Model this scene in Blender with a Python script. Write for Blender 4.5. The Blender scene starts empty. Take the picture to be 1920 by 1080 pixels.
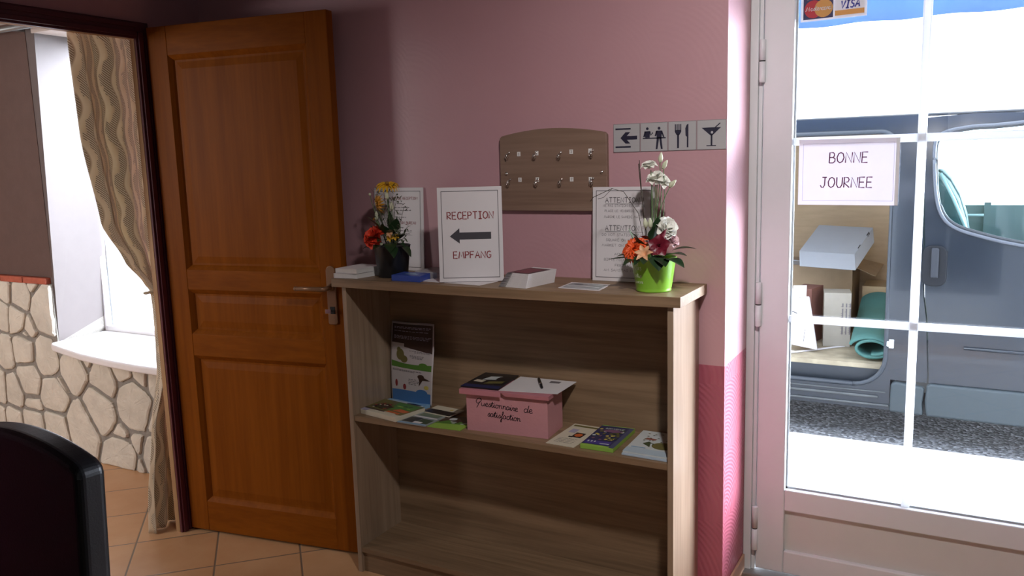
import bpy, math, random
from mathutils import Vector, Matrix
random.seed(7)
S = bpy.context.scene
COL = S.collection
PI = math.pi

# ------------------------------------------------------------------ camera
cd = bpy.data.cameras.new('camera'); cam = bpy.data.objects.new('camera', cd); COL.objects.link(cam)
cd.sensor_fit = 'HORIZONTAL'; cd.sensor_width = 36.0; cd.lens = 36.0 * 1560.14 / 1920.0
cd.clip_start = 0.02; cd.clip_end = 200
yaw, pitch, roll = -0.5039, -0.1539, -0.0289
fwd = Vector((math.sin(yaw) * math.cos(pitch), math.cos(yaw) * math.cos(pitch), math.sin(pitch)))
r0 = Vector((math.cos(yaw), -math.sin(yaw), 0)); u0 = r0.cross(fwd)
rt = r0 * math.cos(roll) + u0 * math.sin(roll); up = -r0 * math.sin(roll) + u0 * math.cos(roll)
M = Matrix((rt, up, -fwd)).transposed().to_4x4(); M.translation = Vector((0.7073, -2.5257, 1.5086))
cam.matrix_world = M
S.camera = cam

# ------------------------------------------------------------------ world, lights, exposure
SKY, SUNNY = 5.4, 60.0
W = bpy.data.worlds.new('overcast_sky'); S.world = W; W.use_nodes = True
wt = W.node_tree; bg = wt.nodes['Background']; bg.inputs['Color'].default_value = (0.79, 0.87, 1.0, 1)
# overcast sky, with the sun behind thin cloud low down the street to the right
tcw = wt.nodes.new('ShaderNodeTexCoord'); dt = wt.nodes.new('ShaderNodeVectorMath'); dt.operation = 'DOT_PRODUCT'
dt.inputs[1].default_value = Vector((0.78, 0.58, 0.16)).normalized(); wt.links.new(tcw.outputs['Generated'], dt.inputs[0])
mr = wt.nodes.new('ShaderNodeMapRange'); mr.interpolation_type = 'SMOOTHSTEP'
for k, x in ((1, 0.80), (2, 1.0), (3, SKY), (4, SUNNY)): mr.inputs[k].default_value = x
wt.links.new(dt.outputs['Value'], mr.inputs[0]); wt.links.new(mr.outputs[0], bg.inputs['Strength'])
S.view_settings.view_transform = 'Standard'; S.view_settings.look = 'None'
S.view_settings.exposure = 0.28; S.view_settings.gamma = 1.0; S.view_settings.use_curve_mapping = False

def light(name, kind, loc, target, energy, color=(1, 1, 1), **kw):
    d = bpy.data.lights.new(name, kind); o = bpy.data.objects.new(name, d); COL.objects.link(o)
    d.energy = energy; d.color = color
    for k, v in kw.items(): setattr(d, k, v)
    o.location = loc
    o.rotation_euler = (Vector(target) - Vector(loc)).to_track_quat('-Z', 'Y').to_euler()
    return o
# ceiling spotlight of the reception, high in front of the shelf, and the daylight of the other room's second window
light('ceiling_spot', 'SPOT', (0.55, -1.55, 2.40), (0.42, 0.1, 0.80), 78, (1.0, 0.96, 0.94), spot_size=math.radians(120), spot_blend=1.0, shadow_soft_size=0.05)
light('room_fill', 'AREA', (1.3, -4.4, 1.7), (0.2, 0, 1.1), 4.5, (0.96, 0.98, 1.0), shape='RECTANGLE', size=1.6, size_y=1.3)  # weak cool fill added behind the camera; the front wall has no window
light('other_room_window', 'AREA', (-3.9, -2.9, 1.7), (-3.1, 0, 0.6), 34, (1.0, 0.99, 0.97), shape='RECTANGLE', size=1.4, size_y=1.2)

# ------------------------------------------------------------------ helpers: colour, materials
def srgb(h):
    h = h.lstrip('#'); c = [int(h[i:i + 2], 16) / 255 for i in (0, 2, 4)]
    return tuple(x / 12.92 if x <= 0.04045 else ((x + 0.055) / 1.055) ** 2.4 for x in c)
def col(c): return srgb(c) if isinstance(c, str) else c
_m = {}
def newmat(name):
    m = bpy.data.materials.new(name); m.use_nodes = True
    nt = m.node_tree; return m, nt, nt.nodes['Principled BSDF']
def N(nt, t, **kw):
    n = nt.nodes.new(t)
    for k, v in kw.items(): setattr(n, k, v)
    return n
def mth(nt, op, a, b=None, clamp=False):
    n = N(nt, 'ShaderNodeMath', operation=op, use_clamp=clamp)
    for i, x in enumerate((a, b)):
        if x is None: continue
        if isinstance(x, (int, float)): n.inputs[i].default_value = x
        else: nt.links.new(x, n.inputs[i])
    return n.outputs[0]
def mixc(nt, f, a, b):
    n = N(nt, 'ShaderNodeMix', data_type='RGBA')
    for i, x in ((0, f), (6, a), (7, b)):
        if isinstance(x, (int, float)): n.inputs[i].default_value = x
        elif isinstance(x, tuple): n.inputs[i].default_value = (*x[:3], 1)
        else: nt.links.new(x, n.inputs[i])
    return n.outputs[2]
def ocoord(nt, scale=(1, 1, 1), src='Object', rot=(0, 0, 0)):
    tc = N(nt, 'ShaderNodeTexCoord'); mp = N(nt, 'ShaderNodeMapping')
    mp.inputs['Scale'].default_value = scale; mp.inputs['Rotation'].default_value = rot
    nt.links.new(tc.outputs[src], mp.inputs['Vector']); return mp.outputs['Vector']
def noise(nt, vec, scale, detail=3, rough=0.55):
    n = N(nt, 'ShaderNodeTexNoise'); n.inputs['Scale'].default_value = scale
    n.inputs['Detail'].default_value = detail; n.inputs['Roughness'].default_value = rough
    nt.links.new(vec, n.inputs['Vector']); return n.outputs['Fac']
def bump(nt, bs, h, strength, dist=0.01):
    b = N(nt, 'ShaderNodeBump'); b.inputs['Strength'].default_value = strength; b.inputs['Distance'].default_value = dist
    nt.links.new(h, b.inputs['Height']); nt.links.new(b.outputs['Normal'], bs.inputs['Normal'])
def mat(name, c, rough=0.5, metal=0.0, var=0.08, vs=18.0, bmp=0.0, bs=120.0, spec=0.5, coat=0.0, stretch=(1, 1, 1)):
    if name in _m: return _m[name]
    m, nt, b = newmat(name); c = col(c)
    v = ocoord(nt, stretch); f = noise(nt, v, vs)
    hi = tuple(min(1, x * (1 + var)) for x in c); lo = tuple(x * (1 - var) for x in c)
    nt.links.new(mixc(nt, f, lo, hi), b.inputs['Base Color'])
    b.inputs['Roughness'].default_value = rough; b.inputs['Metallic'].default_value = metal
    b.inputs['Specular IOR Level'].default_value = spec; b.inputs['Coat Weight'].default_value = coat
    if bmp: bump(nt, b, noise(nt, v, bs), bmp)
    _m[name] = m; return m
def wood(name, c1, c2, axis, rough=0.5, scale=1.0, coat=0.0, amt=1.0, spec=0.4):
    """grain runs along axis"""
    if name in _m: return _m[name]
    m, nt, b = newmat(name)
    st = [16 * scale] * 3; st[axis] = 0.9 * scale
    v = ocoord(nt, tuple(st)); f1 = noise(nt, v, 1.6, 5, 0.62)
    st2 = [70 * scale] * 3; st2[axis] = 2.2 * scale
    f2 = noise(nt, ocoord(nt, tuple(st2)), 1.5, 3, 0.5)
    f = mth(nt, 'ADD', mth(nt, 'MULTIPLY', f1, 0.7), mth(nt, 'MULTIPLY', f2, 0.3))
    f = mth(nt, 'MULTIPLY', mth(nt, 'SUBTRACT', f, 0.36), 3.4 * amt, clamp=True)
    nt.links.new(mixc(nt, f, col(c1), col(c2)), b.inputs['Base Color'])
    b.inputs['Roughness'].default_value = rough; b.inputs['Coat Weight'].default_value = coat; b.inputs['Specular IOR Level'].default_value = spec
    b.inputs['Coat Roughness'].default_value = 0.25
    bump(nt, b, f2, 0.12, 0.002)
    _m[name] = m; return m
def glassmat(name, tint=(1, 1, 1), refl=1.0, rough=0.0):
    if name in _m: return _m[name]
    m, nt, b = newmat(name); nt.nodes.remove(b)
    out = nt.nodes['Material Output']
    t = N(nt, 'ShaderNodeBsdfTransparent'); g = N(nt, 'ShaderNodeBsdfGlossy'); g.inputs['Roughness'].default_value = rough
    fz = noise(nt, ocoord(nt), 3.0)
    nt.links.new(mixc(nt, fz, tuple(x * .985 for x in tint), tint), t.inputs['Color'])
    lw = N(nt, 'ShaderNodeLayerWeight'); fr = mth(nt, 'ADD', mth(nt, 'MULTIPLY', mth(nt, 'POWER', lw.outputs['Facing'], 5.0), .9), .04)
    mx = N(nt, 'ShaderNodeMixShader'); nt.links.new(mth(nt, 'MULTIPLY', fr, refl), mx.inputs[0])
    nt.links.new(t.outputs[0], mx.inputs[1]); nt.links.new(g.outputs[0], mx.inputs[2]); nt.links.new(mx.outputs[0], out.inputs['Surface'])
    _m[name] = m; return m
def translucent(name, c, trans=0.5, rough=0.6, var=0.05):
    if name in _m: return _m[name]
    m, nt, b = newmat(name); out = nt.nodes['Material Output']
    f = noise(nt, ocoord(nt), 30); cc = mixc(nt, f, tuple(x * (1 - var) for x in col(c)), col(c))
    nt.links.new(cc, b.inputs['Base Color']); b.inputs['Roughness'].default_value = rough
    t = N(nt, 'ShaderNodeBsdfTranslucent'); nt.links.new(cc, t.inputs['Color'])
    mx = N(nt, 'ShaderNodeMixShader'); mx.inputs[0].default_value = trans
    nt.links.new(b.outputs[0], mx.inputs[1]); nt.links.new(t.outputs[0], mx.inputs[2]); nt.links.new(mx.outputs[0], out.inputs['Surface'])
    _m[name] = m; return m

# ------------------------------------------------------------------ helpers: mesh builder
class Frame:
    """flat drawing frame: u along ux, v along uy, h along n"""
    def __init__(s, o, ux, uy, n=None):
        s.o = Vector(o); s.x = Vector(ux).normalized(); s.y = Vector(uy).normalized()
        s.n = Vector(n).normalized() if n is not None else s.x.cross(s.y).normalized()
    def __call__(s, u, v, h=0.0): return s.o + s.x * u + s.y * v + s.n * h
class Quad:
    """bilinear frame over four corners: (0,0) (1,0) (1,1) (0,1)"""
    def __init__(s, p00, p10, p11, p01):
        s.p = [Vector(p) for p in (p00, p10, p11, p01)]
        s.n = (s.p[1] - s.p[0]).cross(s.p[3] - s.p[0]).normalized()
    def __call__(s, u, v, h=0.0):
        a = s.p[0].lerp(s.p[1], u); b = s.p[3].lerp(s.p[2], u); return a.lerp(b, v) + s.n * h
class MB:
    def __init__(s, xf=None): s.v = []; s.f = []; s.m = []; s.s = []; s.uv = []; s.xf = xf
    def add(s, vs, fs, m=0, smooth=False, uv=None):
        b = len(s.v)
        for i, p in enumerate(vs):
            p = Vector(p); s.v.append(s.xf(*p) if s.xf else p); s.uv.append(uv[i] if uv else (0, 0))
        for f in fs: s.f.append(tuple(b + i for i in f)); s.m.append(m); s.s.append(smooth)
        return s
    def box(s, x0, x1, y0, y1, z0, z1, m=0):
        v = [(x, y, z) for x in (x0, x1) for y in (y0, y1) for z in (z0, z1)]
        return s.add(v, [(0, 1, 3, 2), (4, 6, 7, 5), (0, 4, 5, 1), (2, 3, 7, 6), (0, 2, 6, 4), (1, 5, 7, 3)], m)
    def fbox(s, fr, u0, u1, v0, v1, h0, h1, m=0):
        v = [fr(x, y, z) for x in (u0, u1) for y in (v0, v1) for z in (h0, h1)]
        return s.add(v, [(0, 1, 3, 2), (4, 6, 7, 5), (0, 4, 5, 1), (2, 3, 7, 6), (0, 2, 6, 4), (1, 5, 7, 3)], m)
    def prism(s, fr, pts, h0, h1, m=0, smooth=False):
        n = len(pts); v = [fr(u, w, h0) for u, w in pts] + [fr(u, w, h1) for u, w in pts]
        f = [tuple(range(n))[::-1], tuple(range(n, 2 * n))] + [(i, (i + 1) % n, n + (i + 1) % n, n + i) for i in range(n)]
        return s.add(v, f, m, smooth)
    def fpoly(s, fr, pts, h, m=0): return s.add([fr(u, w, h) for u, w in pts], [tuple(range(len(pts)))], m)
    def frect(s, fr, u0, u1, v0, v1, h, m=0): return s.fpoly(fr, [(u0, v0), (u1, v0), (u1, v1), (u0, v1)], h, m)
    def disc(s, fr, u, v, ru, rv, h, m=0, n=24, a0=0, a1=2 * PI):
        full = abs(a1 - a0 - 2 * PI) < 1e-6; k = n if full else n + 1
        return s.fpoly(fr, [(u + ru * math.cos(a0 + (a1 - a0) * i / n), v + rv * math.sin(a0 + (a1 - a0) * i / n)) for i in range(k)], h, m)
    def ribbon(s, mp, pts, w, h, m=0):
        n = len(pts); vs = []
        for i, (x, y) in enumerate(pts):
            a = pts[max(0, i - 1)]; b = pts[min(n - 1, i + 1)]
            dx, dy = b[0] - a[0], b[1] - a[1]; L = math.hypot(dx, dy) or 1
            px, py = -dy / L * w / 2, dx / L * w / 2
            vs += [mp(x + px, y + py, h), mp(x - px, y - py, h)]
        return s.add(vs, [(2 * i, 2 * i + 1, 2 * i + 3, 2 * i + 2) for i in range(n - 1)], m)
    def tube(s, path, r, m=0, n=8, caps=True):
        path = [Vector(p) for p in path]; R = r if isinstance(r, (list, tuple)) else [r] * len(path)
        vs = []; t0 = (path[1] - path[0]).normalized()
        a = t0.orthogonal().normalized()
        for i, p in enumerate(path):
            t = (path[min(i + 1, len(path) - 1)] - path[max(i - 1, 0)]).normalized()
            a = (a - t * a.dot(t)).normalized(); b = t.cross(a)
            for k in range(n):
                q = 2 * PI * k / n; vs.append(p + (a * math.cos(q) + b * math.sin(q)) * R[i])
        f = [(i * n + k, i * n + (k + 1) % n, (i + 1) * n + (k + 1) % n, (i + 1) * n + k) for i in range(len(path) - 1) for k in range(n)]
        if caps: f += [tuple(range(n))[::-1], tuple(range((len(path) - 1) * n, len(path) * n))]
        return s.add(vs, f, m, True)
    def lathe(s, prof, c=(0, 0, 0), n=28, m=0, smooth=True):
        c = Vector(c); vs = [c + Vector((r * math.cos(2 * PI * k / n), r * math.sin(2 * PI * k / n), z)) for r, z in prof for k in range(n)]
        f = [(i * n + k, i * n + (k + 1) % n, (i + 1) * n + (k + 1) % n, (i + 1) * n + k) for i in range(len(prof) - 1) for k in range(n)]
        return s.add(vs, f, m, smooth)
    def ball(s, c, r, m=0, nu=12, nv=8):
        r = Vector(r) if isinstance(r, (tuple, list, Vector)) else Vector((r, r, r)); c = Vector(c); vs = []
        for j in range(nv + 1):
            t = PI * j / nv
            for i in range(nu):
                p = 2 * PI * i / nu; vs.append(c + Vector((r.x * math.sin(t) * math.cos(p), r.y * math.sin(t) * math.sin(p), r.z * math.cos(t))))
        f = [(j * nu + i, (j + 1) * nu + i, (j + 1) * nu + (i + 1) % nu, j * nu + (i + 1) % nu) for j in range(nv) for i in range(nu)]
        return s.add(vs, f, m, True)
    def grid(s, fn, nu, nv, m=0, smooth=True, uvf=None):
        vs = []; uv = []
        for j in range(nv + 1):
            for i in range(nu + 1):
                a, b = i / nu, j / nv; vs.append(fn(a, b)); uv.append(uvf(a, b) if uvf else (a, b))
        f = [(j * (nu + 1) + i, j * (nu + 1) + i + 1, (j + 1) * (nu + 1) + i + 1, (j + 1) * (nu + 1) + i) for j in range(nv) for i in range(nu)]
        return s.add(vs, f, m, smooth, uv)
def mk(name, mb, mats, parent=None, loc=(0, 0, 0), bevel=0.0, solid=0.0, seg=2, sub=0):
    """mesh object; vertices are given in world space, loc is the object's origin (children share their thing's origin)"""
    me = bpy.data.meshes.new(name)
    org = Vector(parent.get('_o', (0, 0, 0))) if parent is not None else Vector(loc)
    me.from_pydata([tuple(p - org) for p in mb.v], [], mb.f)
    for mt in (mats if isinstance(mats, (list, tuple)) else [mats]): me.materials.append(mt)
    me.polygons.foreach_set('material_index', mb.m); me.polygons.foreach_set('use_smooth', mb.s)
    uvl = me.uv_layers.new(name='map')
    for lp in me.loops: uvl.data[lp.index].uv = mb.uv[lp.vertex_index]
    me.update()
    o = bpy.data.objects.new(name, me); COL.objects.link(o)
    if parent is not None: o.parent = parent
    else: o.location = org
    o['_o'] = tuple(org)
    if solid:
        md = o.modifiers.new('thickness', 'SOLIDIFY'); md.thickness = solid; md.offset = 0
    if bevel:
        md = o.modifiers.new('bevel', 'BEVEL'); md.width = bevel; md.segments = seg; md.limit_method = 'ANGLE'; md.angle_limit = math.radians(40)
    if sub:
        md = o.modifiers.new('smooth', 'SUBSURF'); md.levels = sub; md.render_levels = sub
    return o
def tag(o, label=None, cat=None, group=None, kind=None):
    if label: o['label'] = label
    if cat: o['category'] = cat
    if group: o['group'] = group
    if kind: o['kind'] = kind
    return o
def thing(name, label, cat, loc, group=None):
    o = bpy.data.objects.new(name, None); COL.objects.link(o); o.location = loc; o['_o'] = tuple(loc); o.empty_display_size = 0.05
    return tag(o, label, cat, group)
def struct(name, mb, mats, **kw):
    o = mk(name, mb, mats, **kw); o['kind'] = 'structure'; return o
def zrot(o, ang):
    c, s_ = math.cos(ang), math.sin(ang)
    return lambda x, y, z: Vector((o[0] + x * c - y * s_, o[1] + x * s_ + y * c, o[2] + z))

# ------------------------------------------------------------------ helpers: lettering drawn in pen strokes
G = {
 'A': (4, [[(0, 0), (2, 6), (4, 0)], [(.8, 2.2), (3.3, 2.2)]]),
 'B': (3.7, [[(0, 0), (0, 6), (2.2, 6), (3, 5.2), (3, 4), (2.2, 3.2), (0, 3.1)], [(2.2, 3.2), (3.6, 2.4), (3.6, .9), (2.4, 0), (0, 0)]]),
 'C': (3.9, [[(3.8, 5), (2.6, 6), (1.2, 5.6), (.2, 3.5), (.4, 1.2), (1.6, 0), (3, .2), (3.9, 1)]]),
 'D': (3.9, [[(0, 0), (0, 6), (2, 5.6), (3.8, 3.6), (3.4, 1.4), (2, .2), (0, 0)]]),
 'E': (3.6, [[(3.4, 6), (0, 6), (0, 0), (3.6, 0)], [(0, 3.1), (3, 3.1)]]),
 'F': (3.4, [[(3.4, 6), (0, 6), (0, 0)], [(0, 3.2), (2.8, 3.2)]]),
 'G': (4, [[(3.8, 5.2), (2.4, 6), (.8, 5.2), (.1, 2.8), (.8, .6), (2.2, 0), (3.6, .8), (3.9, 2.6), (2.2, 2.6)]]),
 'H': (3.8, [[(0, 0), (0, 6)], [(3.8, 0), (3.8, 6)], [(0, 3.1), (3.8, 3.1)]]),
 'I': (3, [[(0, 6), (3, 6)], [(1.5, 6), (1.5, 0)], [(0, 0), (3, 0)]]),
 'J': (4, [[(1, 6), (4, 6)], [(2.8, 6), (2.8, 1.4), (2, .1), (.8, .2), (0, 1.4)]]),
 'K': (3.6, [[(0, 0), (0, 6)], [(3.2, 5.8), (0, 2.8), (3.6, 0)]]),
 'L': (3.2, [[(0, 6), (0, 0), (3.2, 0)]]),
 'M': (4.8, [[(0, 0), (.9, 6), (2.4, 1.6), (3.9, 6), (4.8, 0)]]),
 'N': (4, [[(0, 0), (.1, 6), (3.8, 0), (4, 6)]]),
 'O': (4.4, [[(2.2, 6), (.8, 5.2), (0, 3.2), (.5, 1), (2, 0), (3.6, .8), (4.4, 3), (3.7, 5.2), (2.2, 6)]]),
 'P': (3.3, [[(0, 0), (0, 6), (2.4, 5.8), (3.3, 4.6), (2.6, 3.2), (0, 2.8)]]),
 'Q': (4.4, [[(2.2, 6), (.8, 5.2), (0, 3.2), (.5, 1), (2, 0), (3.6, .8), (4.4, 3), (3.7, 5.2), (2.2, 6)], [(2.6, 1.8), (4.4, -.8)]]),
 'R': (3.6, [[(0, 0), (0, 6), (2.4, 5.8), (3.2, 4.6), (2.6, 3.3), (0, 2.8), (3.6, 0)]]),
 'S': (3.4, [[(3.2, 5.2), (1.8, 6), (.4, 5), (.8, 3.6), (2.8, 2.6), (3.3, 1.2), (2, 0), (0, .6)]]),
 'T': (4.2, [[(0, 6), (4.2, 6)], [(2.1, 6), (2.1, 0)]]),
 'U': (3.8, [[(0, 6), (.1, 1.6), (1.2, 0), (2.8, .2), (3.7, 1.8), (3.8, 6)]]),
 'V': (3.8, [[(0, 6), (1.9, 0), (3.8, 6)]]),
 'W': (5.4, [[(0, 6), (1.3, 0), (2.7, 4.4), (4.1, 0), (5.4, 6)]]),
 'X': (3.8, [[(0, 6), (3.8, 0)], [(3.8, 6), (0, 0)]]),
 'Y': (3.8, [[(0, 6), (1.9, 3)], [(3.8, 6), (1.2, 0)]]),
 'Z': (3.8, [[(.2, 6), (3.8, 6), (0, 0), (3.8, 0)]]),
 '!': (.6, [[(.3, 6), (.3, 1.8)], [(.3, .5), (.3, 0)]]),
 '.': (.5, [[(.2, .4), (.2, 0)]]), ':': (.5, [[(.2, 3.4), (.2, 3)], [(.2, 1), (.2, .6)]]), '-': (2, [[(0, 2.8), (2, 2.8)]]),
 '0': (3.4, [[(1.7, 6), (.2, 4), (.2, 2), (1.7, 0), (3.2, 2), (3.2, 4), (1.7, 6)]]),
 '1': (2.4, [[(.2, 4.8), (1.3, 6), (1.3, 0)], [(0, 0), (2.4, 0)]]), '2': (3.2, [[(.2, 4.8), (1.4, 6), (2.9, 5), (2.4, 3), (0, 0), (3.2, 0)]]),
 '3': (3.2, [[(.2, 5.6), (2, 6), (2.8, 4.8), (1.4, 3.2), (3, 1.8), (2, .1), (0, .5)]]), '4': (3.4, [[(2.5, 0), (2.5, 6), (0, 2), (3.4, 2)]]),
 '5': (3.2, [[(2.9, 6), (.4, 6), (.2, 3.4), (2.2, 3.6), (3.1, 2), (2, .1), (0, .4)]]), '6': (3.2, [[(2.6, 6), (.6, 3.6), (.2, 1.4), (1.6, 0), (3, 1.4), (1.8, 3), (.3, 2)]]),
 '7': (3.2, [[(0, 6), (3.2, 6), (1, 0)]]), '8': (3.2, [[(1.6, 3.2), (.3, 4.6), (1.6, 6), (2.9, 4.6), (1.6, 3.2), (.1, 1.5), (1.6, 0), (3.1, 1.5), (1.6, 3.2)]]),
 ' ': (2.6, []),
}
CU = {
 'Q': (4.0, [[(3.5, 5.4), (2.2, 6.3), (.8, 5.3), (.2, 3.4), (.9, 1.8), (2.2, 2.1), (3.4, 3.8), (3.6, 5.6), (2.7, 6.2)], [(2.5, 3.4), (2.0, .8), (1.0, -2.2)]]),
 'u': (2.7, [[(0, 2.8), (.2, .6), (.9, 0), (1.8, .8), (2.1, 2.8), (2.1, .6), (2.7, .3)]]),
 'e': (2.2, [[(0, .8), (1.4, 1.8), (1.6, 2.7), (.9, 3), (.3, 2), (.4, .6), (1.2, 0), (2.2, .7)]]),
 's': (1.9, [[(0, .6), (1.1, 3.1), (1.5, 1.6), (1.3, .3), (.3, .2)], [(1.3, .3), (1.9, .6)]]),
 't': (1.7, [[(0, .8), (.8, 5), (.6, 1), (1, .1), (1.7, .7)], [(-.2, 3.4), (1.7, 3.7)]]),
 'i': (1.4, [[(0, .8), (.5, 2.8), (.5, .6), (.9, .1), (1.4, .7)], [(.6, 4), (.75, 4.4)]]),
 'o': (2.3, [[(.9, 3), (.2, 2.2), (.2, .8), (1, 0), (1.8, .8), (1.8, 2.2), (.9, 3), (1.6, 2.6), (2.3, 2.7)]]),
 'n': (2.6, [[(0, 2.6), (.4, 2.8), (.5, 0), (.6, 1.8), (1.4, 2.9), (1.9, 2.2), (2, .4), (2.6, .5)]]),
 'a': (2.6, [[(1.9, 2.4), (1, 3), (.2, 2), (.3, .5), (1, 0), (1.8, 1), (2, 2.8), (2, .6), (2.6, .5)]]),
 'r': (1.9, [[(0, .8), (.5, 3), (.9, 2.4), (1.5, 2.6), (1.3, .6), (1.9, .5)]]),
 'd': (2.6, [[(1.8, 2.4), (1, 3), (.2, 2), (.3, .5), (1, 0), (1.8, 1), (2.3, 5.8), (2, .6), (2.6, .5)]]),
 'f': (1.6, [[(0, .8), (1.2, 3.4), (1.6, 5.6), (1, 5.9), (.8, 3), (.8, -2.4), (.3, -2.8), (.3, -1), (1.6, .8)]]),
 'c': (2.0, [[(1.7, 2.4), (1, 3), (.2, 2), (.3, .6), (1, 0), (2, .7)]]),
 'l': (1.6, [[(0, .8), (1.2, 4), (1.2, 5.8), (.7, 5.6), (.6, 1), (1, .1), (1.6, .7)]]),
 'h': (2.8, [[(0, .8), (1.2, 4), (1.2, 5.8), (.7, 5.4), (.6, 0), (.8, 2), (1.6, 2.9), (2, 2), (2.1, .4), (2.8, .5)]]),
 ' ': (2.4, []),
}
def catmull(p, k=4):
    if len(p) < 3: return p
    o = []
    for i in range(len(p) - 1):
        a, b, c, d = p[max(0, i - 1)], p[i], p[i + 1], p[min(len(p) - 1, i + 2)]
        for j in range(k):
            t = j / k
            o.append(tuple(.5 * (2 * b[q] + (c[q] - a[q]) * t + (2 * a[q] - 5 * b[q] + 4 * c[q] - d[q]) * t * t + (3 * b[q] - a[q] - 3 * c[q] + d[q]) * t ** 3) for q in (0, 1)))
    return o + [p[-1]]
def write(mb, mp, txt, u, v, hgt, sw, h, m=0, align='c', font=G, gap=1.15, smooth=False, slant=0.0, width=None):
    k = hgt / 6.0; cur = font is CU
    W_ = sum(font[c][0] for c in txt) + (0 if cur else gap * (len(txt) - 1))
    kx = width / W_ if width else k
    x = u - (W_ * kx / 2 if align == 'c' else 0)
    for c in txt:
        w, st = font[c]
        for p in st:
            q = [(x + (a + slant * b) * kx, v + b * k) for a, b in (catmull(p) if (smooth or cur) else p)]
            if not cur and len(q) > 1:      # square the ends a little, like a felt pen
                q = [q[0]] + q[1:]
            mb.ribbon(mp, q, sw, h, m)
        x += (w + (0 if cur else gap)) * kx
    return W_ * kx
def scribble(mb, mp, u0, u1, v, hgt, sw, h, m=0, words=(4, 3, 5, 2)):
    """a line of tiny print, too small to read"""
    total = sum(words) + .7 * (len(words) - 1); k = (u1 - u0) / total; x = u0
    for w in words:
        mb.frect(mp, x, x + w * k, v, v + hgt * .55, h, m)
        for j in range(w):
            if random.random() < .35: mb.frect(mp, x + (j + .2) * k, x + (j + .45) * k, v, v + hgt, h, m)
        x += (w + .7) * k
def framed_border(mb, fr, w, hgt, inset, lw, h, m):
    for a, b, c, d in ((inset, w - inset, inset, inset + lw), (inset, w - inset, hgt - inset - lw, hgt - inset), (inset, inset + lw, inset, hgt - inset), (w - inset - lw, w - inset, inset, hgt - inset)):
        mb.frect(fr, a, b, c, d, h, m)

# ------------------------------------------------------------------ materials
def wallpaint():
    m, nt, b = newmat('pink_wall_paint')
    tc = N(nt, 'ShaderNodeTexCoord'); sp = N(nt, 'ShaderNodeSeparateXYZ'); nt.links.new(tc.outputs['Object'], sp.inputs[0])
    v = ocoord(nt); n1 = noise(nt, v, 5, 4)
    upper = mixc(nt, n1, (.485, .265, .295), (.54, .305, .335)); lower = mixc(nt, n1, (.36, .075, .115), (.43, .105, .155))
    isup = mth(nt, 'GREATER_THAN', sp.outputs['Z'], 0.85)
    # faint hand-combed arcs in the plaster
    rings = N(nt, 'ShaderNodeTexWave', wave_type='RINGS', rings_direction='SPHERICAL')
    rings.inputs['Scale'].default_value = 26; rings.inputs['Distortion'].default_value = 1.0; rings.inputs['Detail'].default_value = 1
    mp = N(nt, 'ShaderNodeVectorMath', operation='MODULO'); mp.inputs[1].default_value = (.23, .23, .23)
    sh = N(nt, 'ShaderNodeVectorMath', operation='ADD'); sh.inputs[1].default_value = (10.06, 10.1, 10.02)
    nt.links.new(tc.outputs['Object'], sh.inputs[0]); nt.links.new(sh.outputs[0], mp.inputs[0])
    nt.links.new(mp.outputs[0], rings.inputs['Vector'])
    c = mixc(nt, isup, lower, upper)
    nt.links.new(c, b.inputs['Base Color']); b.inputs['Roughness'].default_value = .40; b.inputs['Specular IOR Level'].default_value = .6
    k = mth(nt, 'MULTIPLY', rings.outputs['Fac'], mth(nt, 'SUBTRACT', 1.0, mth(nt, 'MULTIPLY', isup, .9)))
    bump(nt, b, mth(nt, 'ADD', k, mth(nt, 'MULTIPLY', noise(nt, v, 60), .25)), .35, .003)
    return m
def floortiles():
    m, nt, b = newmat('terracotta_floor_tiles')
    tc = N(nt, 'ShaderNodeTexCoord'); sp = N(nt, 'ShaderNodeSeparateXYZ'); nt.links.new(tc.outputs['Object'], sp.inputs[0])
    T = .32; r2 = math.sqrt(2)
    u = mth(nt, 'DIVIDE', mth(nt, 'ADD', mth(nt, 'DIVIDE', mth(nt, 'ADD', sp.outputs['X'], sp.outputs['Y']), r2), 1.898 + 32), T)
    v = mth(nt, 'DIVIDE', mth(nt, 'ADD', mth(nt, 'DIVIDE', mth(nt, 'SUBTRACT', sp.outputs['X'], sp.outputs['Y']), r2), 1.5556 + 32), T)
    def edge(x):
        f = mth(nt, 'FRACT', x); return mth(nt, 'MINIMUM', f, mth(nt, 'SUBTRACT', 1.0, f))
    e = mth(nt, 'MINIMUM', edge(u), edge(v))
    grout = mth(nt, 'LESS_THAN', e, .0105)
    cx = N(nt, 'ShaderNodeCombineXYZ'); nt.links.new(mth(nt, 'FLOOR', u), cx.inputs[0]); nt.links.new(mth(nt, 'FLOOR', v), cx.inputs[1])
    wn = N(nt, 'ShaderNodeTexWhiteNoise'); nt.links.new(cx.outputs[0], wn.inputs['Vector'])
    vv = ocoord(nt); n1 = noise(nt, vv, 7, 5, .6)
    f = mth(nt, 'ADD', mth(nt, 'MULTIPLY', n1, .75), mth(nt, 'MULTIPLY', wn.outputs['Value'], .3), clamp=True)
    tile = mixc(nt, f, (.47, .225, .095), (.66, .41, .225))
    nt.links.new(mixc(nt, grout, tile, (.20, .145, .105)), b.inputs['Base Color'])
    b.inputs['Roughness'].default_value = .36
    h = mth(nt, 'MULTIPLY', mth(nt, 'MINIMUM', e, .02), 50)
    bump(nt, b, mth(nt, 'ADD', h, mth(nt, 'MULTIPLY', n1, .3)), .4, .003)
    return m
PINK = wallpaint(); TILE = floortiles()
MAROON = mat('maroon_gloss_paint', (.085, .014, .024), .35, var=.15)
WHITEPVC = mat('white_door_enamel', (.67, .69, .70), .35, var=.03)
CEIL = mat('ceiling_paint', (.16, .13, .12), .8, var=.04)
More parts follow.
